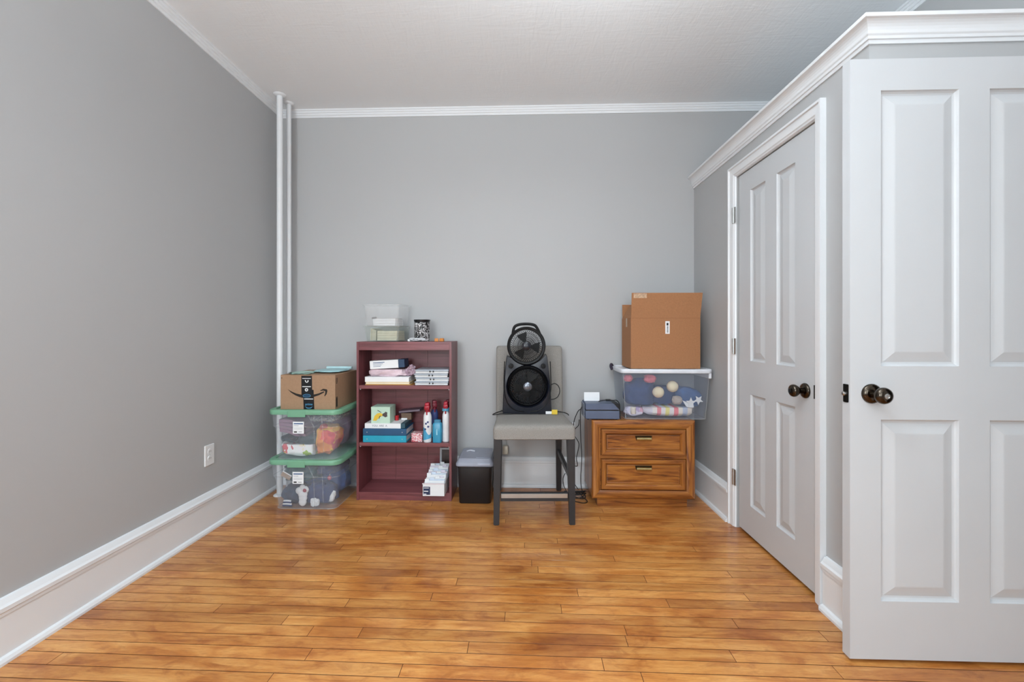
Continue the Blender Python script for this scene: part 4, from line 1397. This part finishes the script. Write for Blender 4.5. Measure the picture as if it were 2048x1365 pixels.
B().box(-.100, .002, .020, .024, .102, .162, .0005, 1, Matrix.Rotation(-.12, 4, 'X')).build('label_roll_sheet', WHITE, t)
for q in ((-.09, -.075), (.09, -.075), (-.05, .07), (.09, .07)):
    B().lathe([(.006, 0), (.006, .005)], 10, Matrix.Translation((q[0], q[1], 0))).build('foot', PRK, t)
t = thing('power_cable', 'black printer cable with a thick joint draped over the printer', 'cable', (0.56, 2.93, .66), 0)
B().tube([(-.06, -.045, .0045), (-.03, -.05, .012), (0, -.052, .016), (.032, -.052, .013), (.058, -.054, .012), (.0735, -.060, -.012), (.073, -.070, -.055), (.074, -.082, -.092), (.075, -.09, -.0985)], .003, 8).build('wire', CORD, t, True)
B().tube([(-.014, -.052, .0145), (.016, -.052, .0145)], .0065, 10, 0).build('joint', CORD, t, True)

# ------------------------------------------------------------------ frosted tote on the nightstand
t = thing('frosted_tote', 'frosted tote with white rim full of clothes and balls on the nightstand', 'storage tote', (0.922, 2.995, .5575), 0)
TW, TD = .258, .145
loops = []
for (e, zz, r) in ((-.006, 0, .022), (-.002, .005, .025), (.022, .300, .030), (.019, .300, .029), (-.005, .008, .024), (-.008, .005, .022)):
    loops.append(rrect(-TW - e, TW + e, -TD - e * .8, TD + e * .8, r, zz, 5))
tub = B().loft(loops).build('tub', FROST, t, True)
loops = []
for (e, zz, r) in ((.022, .296, .030), (.031, .297, .034), (.034, .302, .036), (.034, .318, .036), (.030, .323, .034), (.018, .323, .030), (.015, .314, .028)):
    loops.append(rrect(-TW - e, TW + e, -TD - e * .8, TD + e * .8, r, zz, 5))
ld = B().loft(loops, True, True).build('lid', RIMW, t, True)
B().box(TW + .010, TW + .028, -TD - .012, TD, .262, .300, .004).build('side_flange', RIMW, tub)
B().tube(rrect(-TW - .001, TW + .001, -TD - .001, TD + .001, .025, .003, 5), .0028, 6, 0, True).build('base_bead', RIMCL, tub, True)
for s_ in (-1, 1):
    B().tube([(s_ * (TW - .006), -TD + .006, .004), (s_ * (TW + .014), -TD - .009, .296)], .0024, 6, 0).build('corner_bead', RIMCL, tub, True)
hk = B().tube([(-TW - .034, .07, .300), (-TW - .046, .075, .322), (-TW - .040, .09, .334), (-TW - .030, .10, .320)], .010, 8).build('latch_handle', mat('dark_plum_handle', '#2c2638', .4), t, True)
B().tube([(-TW - .038, .09, .300), (-TW - .038, .125, .312)], .008, 8, 0).build('latch_handle', mat('dark_plum_handle', '#2c2638', .4), t, True)

zb = .5575
NAVC = mat('deep_navy_knit', '#1a3563', .9, var=.2, vscale=30, bump=.3, bscale=90)
cloth('garment', 'deep navy knit garment filling one end of the frosted tote', 'clothing', (.793, 2.955, zb + .152), (.112, .086, .100), NAVC, 31, .12, 2, (0, 0, 0), .7)
cloth('garment', 'navy blue garment in the middle of the frosted tote under the balls', 'clothing', (.925, 2.950, zb + .145), (.085, .075, .060), NAVC, 34, .2)
STAR = mat('royal_blue_knit', '#2d4f80', .9, var=.12, vscale=30, bump=.3, bscale=90)
t = thing('knit_cap', 'royal blue knit cap with white star shapes in the frosted tote', 'cap', (1.090, 2.940, zb + .135), 0)
blob(B(), (0, 0, 0), (.090, .065, .062), 37, .12, 2, 4, (0, .25, 0), .8).build('crown', STAR, t, True)


def star_pts(cx_, cz_, r, n=5, rot=.3, inner=.45):
    return [(cx_ + (r if k % 2 == 0 else r * inner) * math.cos(rot + PI * k / n), cz_ + (r if k % 2 == 0 else r * inner) * math.sin(rot + PI * k / n)) for k in range(2 * n)]


decal('star', star_pts(-.002, -.030, .034), PLW, t, -.071, .003)
decal('star', star_pts(.048, -.014, .032, rot=.9), PLW, t, -.067, .003)
decal('band', [(-.06, -.018), (-.02, -.030), (.012, -.050), (.016, -.066), (-.004, -.070), (-.03, -.058)], PLW, t, -.070, .003)
BALLM = mat('aged_baseball_leather', '#e3d6b4', .7)
for k, (x, y, z) in enumerate(((.888, 2.892, zb + .168), (.980, 2.894, zb + .205))):
    t = thing('baseball', ['worn baseball resting lower on the navy garment in the frosted tote', 'worn baseball resting higher near the middle of the frosted tote'][k], 'baseball', (x, y, z), 0, 'baseballs in the frosted tote')
    blob(B(), (0, 0, 0), (.0365, .0365, .0365), 1, .0, 1, 4).build('cover', BALLM, t, True)
    for s_ in (-1, 1):
        pts = []
        for q in range(24):
            a = 2 * PI * q / 24
            p = Vector((math.cos(a), .62 * math.sin(2 * a) * .5 - .15, math.sin(a) * s_)).normalized() * .0367
            pts.append(Matrix.Rotation(.8 + k, 3, 'Y') @ p)
        if s_ > 0:
            B().tube(pts, .0009, 5, 2, True).build('stitching', mat('stitch_red', '#a8534a', .7), t, True)


def stripe_mat():
    m, nt, bs = nodes_of('pastel_striped_knit')
    v = mapping(nt)
    sp = nt.nodes.new('ShaderNodeSeparateXYZ')
    nt.links.new(v, sp.inputs[0])
    mr = nt.nodes.new('ShaderNodeMapRange')
    mr.inputs['From Min'].default_value = -.14
    mr.inputs['From Max'].default_value = .14
    nt.links.new(sp.outputs[0], mr.inputs[0])
    r = nt.nodes.new('ShaderNodeValToRGB')
    r.color_ramp.interpolation = 'CONSTANT'
    cs = [(0, '#d9d6e4'), (.12, '#e9e4e0'), (.22, '#e58a92'), (.31, '#e4e0e4'), (.41, '#e6dc86'), (.50, '#e6e2e2'), (.60, '#e87d86'), (.70, '#e6dfd3'), (.80, '#b9c4dc'), (.92, '#e9ded2')]
    e = r.color_ramp.elements
    while len(e) < len(cs):
        e.new(.5)
    for q, (p, c) in zip(e, cs):
        q.position = p
        q.color = lin(c)
    nt.links.new(mr.outputs[0], r.inputs[0])
    nt.links.new(r.outputs[0], bs.inputs['Base Color'])
    bs.inputs['Roughness'].default_value = .9
    add_bump(nt, bs, noise_tex(nt, 60, 3, v), .3)
    return m


o = blob(B(), (0, 0, 0), (.168, .092, .058), 41, .06, 2.5, 4, (0, .03, 0), .6).build('blanket', stripe_mat(), None, True, (.950, 2.950, zb + .068))
tag(o, 'pastel striped baby blanket folded at the bottom of the frosted tote', 'blanket')
cloth('garment', 'lilac and pink bunched cloth in the bottom corner of the frosted tote', 'clothing', (.742, 2.930, zb + .042), (.062, .056, .030), patch_mat('lilac_pink', ['#cfc9de', '#d9a3b4', '#dcd6e6', '#b9a3c9'], 22), 44, .2)
t = thing('pill_bottle', 'small cream bottle upright at the frosted tote bottom', 'bottle', (.722, 2.872, zb + .030), 0)
B().lathe([(.015, 0), (.016, .003), (.016, .030), (.013, .034)], 20).build('body', mat('cream_bottle', '#d9cfc0', .5), t, True)
B().lathe([(.0165, .034), (.0165, .044), (.015, .045)], 20).build('cap', mat('cream_cap', '#e6dfd2', .5), t, True)
cloth('plush_toy', 'beige plush ball tucked under the royal blue cap', 'plush toy', (1.005, 2.885, zb + .118), (.030, .026, .028), mat('beige_plush', '#a79a90', .9, bump=.3), 47, .15)
CORAL = mat('coral_cloth', '#d2707a', .85, var=.15, vscale=30, bump=.3, bscale=60)
cloth('garment', 'coral pink cloth peeking at the frosted tote lid by its latch', 'clothing', (.695, 2.900, zb + .258), (.026, .030, .022), CORAL, 50, .2)
cloth('garment', 'coral pink bunched cloth high in the middle of the frosted tote', 'clothing', (.835, 2.900, zb + .255), (.036, .034, .026), CORAL, 53, .25)

# ------------------------------------------------------------------ open cardboard box
t = thing('open_carton', 'open brown cardboard box with raised flaps and a white label on the frosted tote', 'cardboard box', (0.710, 2.885, zb + .3215), 0)
QW, QD, QH, th = .445, .255, .330, .004
B().box(0, QW, 0, th, 0, QH).build('front_wall', CARD2, t)
B().box(0, QW, QD - th, QD, 0, QH).build('rear_wall', CARD2, t)
B().box(0, th, th, QD - th, 0, QH).build('side_wall', CARD2, t)
B().box(QW - th, QW, th, QD - th, 0, QH).build('side_wall', CARD2, t)
B().box(th, QW - th, th, QD - th, 0, th).build('bottom', CARD2, t)
M_ = Matrix.Translation((0, 0, QH)) @ Matrix.Rotation(math.radians(3), 4, 'X')
A = [(.001, 0), (QW - .001, 0), (QW + .012, .162), (.004, .162)]
b = B().loft([[M_ @ Vector((x, 0, z)) for x, z in A], [M_ @ Vector((x, th, z)) for x, z in A]])
b.build('front_flap', CARD2, t)
M_ = Matrix.Translation((0, 0, QH)) @ Matrix.Rotation(math.radians(20), 4, 'Y')
A = [(.004, 0), (QD - .004, 0), (QD - .10, .098), (.02, .098)]
b = B().loft([[M_ @ Vector((0, y, z)) for y, z in A], [M_ @ Vector((th, y, z)) for y, z in A]])
b.build('side_flap', CARD2, t)
M_ = Matrix.Translation((QW, 0, QH)) @ Matrix.Rotation(math.radians(-35), 4, 'Y')
b = B().loft([[M_ @ Vector((-th, y, z)) for y, z in A], [M_ @ Vector((0, y, z)) for y, z in A]])
b.build('side_flap', CARD2, t)
M_ = Matrix.Translation((0, QD, QH)) @ Matrix.Rotation(math.radians(-4), 4, 'X')
B().box(.003, QW - .003, -th, 0, 0, .10, 0, 1, M_).build('rear_flap', CARD2, t)
M_ = Matrix.Translation((0, 0, QH)) @ Matrix.Rotation(math.radians(3), 4, 'X')
B().box(.016, .100, -.0006, 0, .128, .158, 0, 1, M_).build('torn_tape', mat('torn_tape', '#c1a184', .5, var=.25, vscale=90), t)
lb = B().box(.221, .249, -.0008, 0, .226, .308, .0004, 1).build('paper_label', WHITE, t)
b = B().box(.229, .241, -.0013, -.0007, .280, .297)
for k in range(5):
    b.box(.231, .240, -.0013, -.0007, .236 + .0085 * k, .2405 + .0085 * k)
b.build('print', INK, lb)
B().box(-.0006, 0, .10, .135, .272, QH, 0, 1).build('tape_strip', mat('buff_tape', '#b9a68f', .4), t)
b = B().box(0, QW, -.0004, 0, QH - .002, QH - .0005)
b.build('fold_crease', mat('crease_brown', '#8a5a3a', .8), t)

# ------------------------------------------------------------------ loose cables behind the nightstand
def cable(label, pts, r=.0028, plug=None):
    base = Vector(pts[-1])
    t = thing('power_cable', label, 'cable', base, 0, 'black cables hanging by the nightstand')
    B().tube([Vector(p) - base for p in pts], r, 7, 5).build('wire', CORD, t, True)
    if plug:
        p = Vector(plug) - base
        B().box(p.x - .010, p.x + .010, p.y - .016, p.y + .016, p.z - .008, p.z + .008, .003).build('plug', CORD, t)
    return t


cable('black cable hanging from the printer in a wide bow', [(.3978, 2.97, .600), (.385, 3.03, .57), (.365, 3.07, .50), (.362, 3.08, .44), (.355, 3.08, .38), (.335, 3.08, .33), (.318, 3.08, .28), (.322, 3.08, .20), (.330, 3.08, .12), (.345, 3.08, .05), (.35, 3.07, .0035), (.31, 3.05, .0035)], plug=(.305, 3.05, .0085))
cable('black cable hanging straight down from the printer to the floor', [(.3978, 2.93, .620), (.396, 2.98, .58), (.400, 3.01, .50), (.402, 3.02, .44), (.405, 3.02, .36), (.410, 3.02, .28), (.408, 3.02, .20), (.405, 3.03, .12), (.410, 3.04, .05), (.425, 3.045, .0035), (.440, 3.06, .0035)])
cable('black cable crossing over the straight one beside the nightstand', [(.405, 3.11, .50), (.400, 3.11, .46), (.375, 3.11, .43), (.372, 3.11, .39), (.395, 3.11, .35), (.405, 3.12, .32), (.398, 3.13, .27), (.388, 3.13, .22), (.395, 3.13, .18), (.390, 3.13, .165), (.350, 3.13, .170), (.335, 3.13, .14), (.345, 3.12, .09), (.375, 3.12, .04), (.40, 3.12, .0035)])
pts = []
rc = random.Random(12)
for k in range(46):
    a = k * .83
    rr = .030 + .022 * abs(math.sin(k * .37))
    pts.append((.372 + rr * 1.15 * math.cos(a), 2.965 + rr * .8 * math.sin(a), .006 + .045 * abs(math.sin(k * .29)) * (1 - .3 * math.sin(a))))
t = thing('cable_coil', 'tangled coil of black cable on the floor by the nightstand', 'cable', (.372, 2.965, 0), 0)
B().tube([Vector(p) - Vector((.372, 2.965, 0)) for p in pts], .003, 6, 3).build('wire', CORD, t, True)
B().tube([(-.02, -.06, .0035), (.02, -.085, .0035), (.05, -.08, .0035), (.058, -.05, .006), (.03, -.02, .02)], .003, 6, 4).build('loose_loop', CORD, t, True)
B().tube([(-.065, .04, .03), (-.085, .04, .07), (-.09, .04, .12), (-.075, .04, .155)], .0026, 6, 4).build('upright_loop', CORD, t, True)

# ------------------------------------------------------------------ settle the soft things: pressed flat where they meet, kept inside their totes
bpy.context.view_layer.update()


def parts_of(r):
    return [r] if r.type == 'MESH' else [o for o in r.children_recursive if o.type == 'MESH']


def world_verts(r):
    return [(o, i, o.matrix_world @ v.co) for o in parts_of(r) for i, v in enumerate(o.data.vertices)]


def clamp_plane(r, n, d):
    """press r so that no vertex lies beyond dot(p, n) = d"""
    for o in parts_of(r):
        inv = o.matrix_world.inverted()
        for v in o.data.vertices:
            p = o.matrix_world @ v.co
            e = p.dot(n) - d
            if e > 0:
                v.co = inv @ (p - n * e)


AXES = [Vector(a).normalized() for a in ((1, 0, 0), (0, 1, 0), (0, 0, 1), (1, 0, 1), (1, 0, -1), (0, 1, 1), (0, 1, -1), (1, 1, 0), (1, -1, 0))]


def press(a, b, rigid_a=False, rigid_b=False):
    A, C = [p for _, _, p in world_verts(a)], [p for _, _, p in world_verts(b)]
    best = None
    for ax in AXES:
        for n in (ax, -ax):
            depth = max(p.dot(n) for p in A) - min(p.dot(n) for p in C)
            if best is None or depth < best[0]:
                best = (depth, n)
    depth, n = best
    if depth <= 0 or (rigid_a and rigid_b):
        return
    hi, lo = max(p.dot(n) for p in A), min(p.dot(n) for p in C)
    m = hi if rigid_a else (lo if rigid_b else (hi + lo) / 2)
    if not rigid_a:
        clamp_plane(a, n, m - .0003)
    if not rigid_b:
        clamp_plane(b, -n, -(m + .0003))


def keep_inside(r, x0, x1, y0, y1, z0_, z1_):
    for n, d in (((1, 0, 0), x1), ((-1, 0, 0), -x0), ((0, 1, 0), y1), ((0, -1, 0), -y0), ((0, 0, 1), z1_), ((0, 0, -1), -z0_)):
        clamp_plane(r, Vector(n), d)


def by_label(*words):
    for o in bpy.data.objects:
        if o.parent is None and 'label' in o and all(w in o['label'] for w in words):
            return o


RIGID = ('baseball', 'pill_bottle', 'ornament', 'cardboard_tag', 'plush_bone', 'striped_cap', 'sock')
groups_ = []
for box, test in (((TCX - .190, TCX + .182, TCY - .190, TCY + .190, .008, .308), lambda z: z < .31),
                  ((TCX - .190, TCX + .182, TCY - .186, TCY + .194, .3205, .620), lambda z: z >= .31)):
    L_ = [o for o in bpy.data.objects if o.parent is None and o.get('category') in ('clothing', 'towel', 'cloth', 'plush toy', 'sock', 'knitwear', 'tag', 'ornament') and o.location.x < -1.1 and test(o.location.z)]
    groups_.append((box, L_))
L_ = [o for o in bpy.data.objects if o.parent is None and o.get('category') in ('clothing', 'blanket', 'cap', 'baseball', 'bottle', 'plush toy') and o.location.x > .6]
groups_.append(((.668, 1.176, 2.858, 3.130, zb + .009, zb + .312), L_))
for box, L_ in groups_:
    for o in L_:
        if not o.name.startswith(RIGID):
            keep_inside(o, *box)
    for _ in range(2):
        for i in range(len(L_)):
            for j in range(i + 1, len(L_)):
                press(L_[i], L_[j], L_[i].name.startswith(RIGID), L_[j].name.startswith(RIGID))
bag, ctn, pps = bpy.data.objects['plastic_bag'], bpy.data.objects['carton'], bpy.data.objects['paper_stack']
clamp_plane(bag, Vector((0, 0, -1)), -(S1 + .0542))
press(next(o for o in bag.children if o.name.startswith('bundle')), ctn, False, True)
for r in (bpy.data.objects['tissue_paper'], bpy.data.objects['padded_mailer']):
    clamp_plane(r, Vector((0, 0, -1)), -(zt + .0001))
press(bpy.data.objects['tissue_paper'], bpy.data.objects['padded_mailer'])
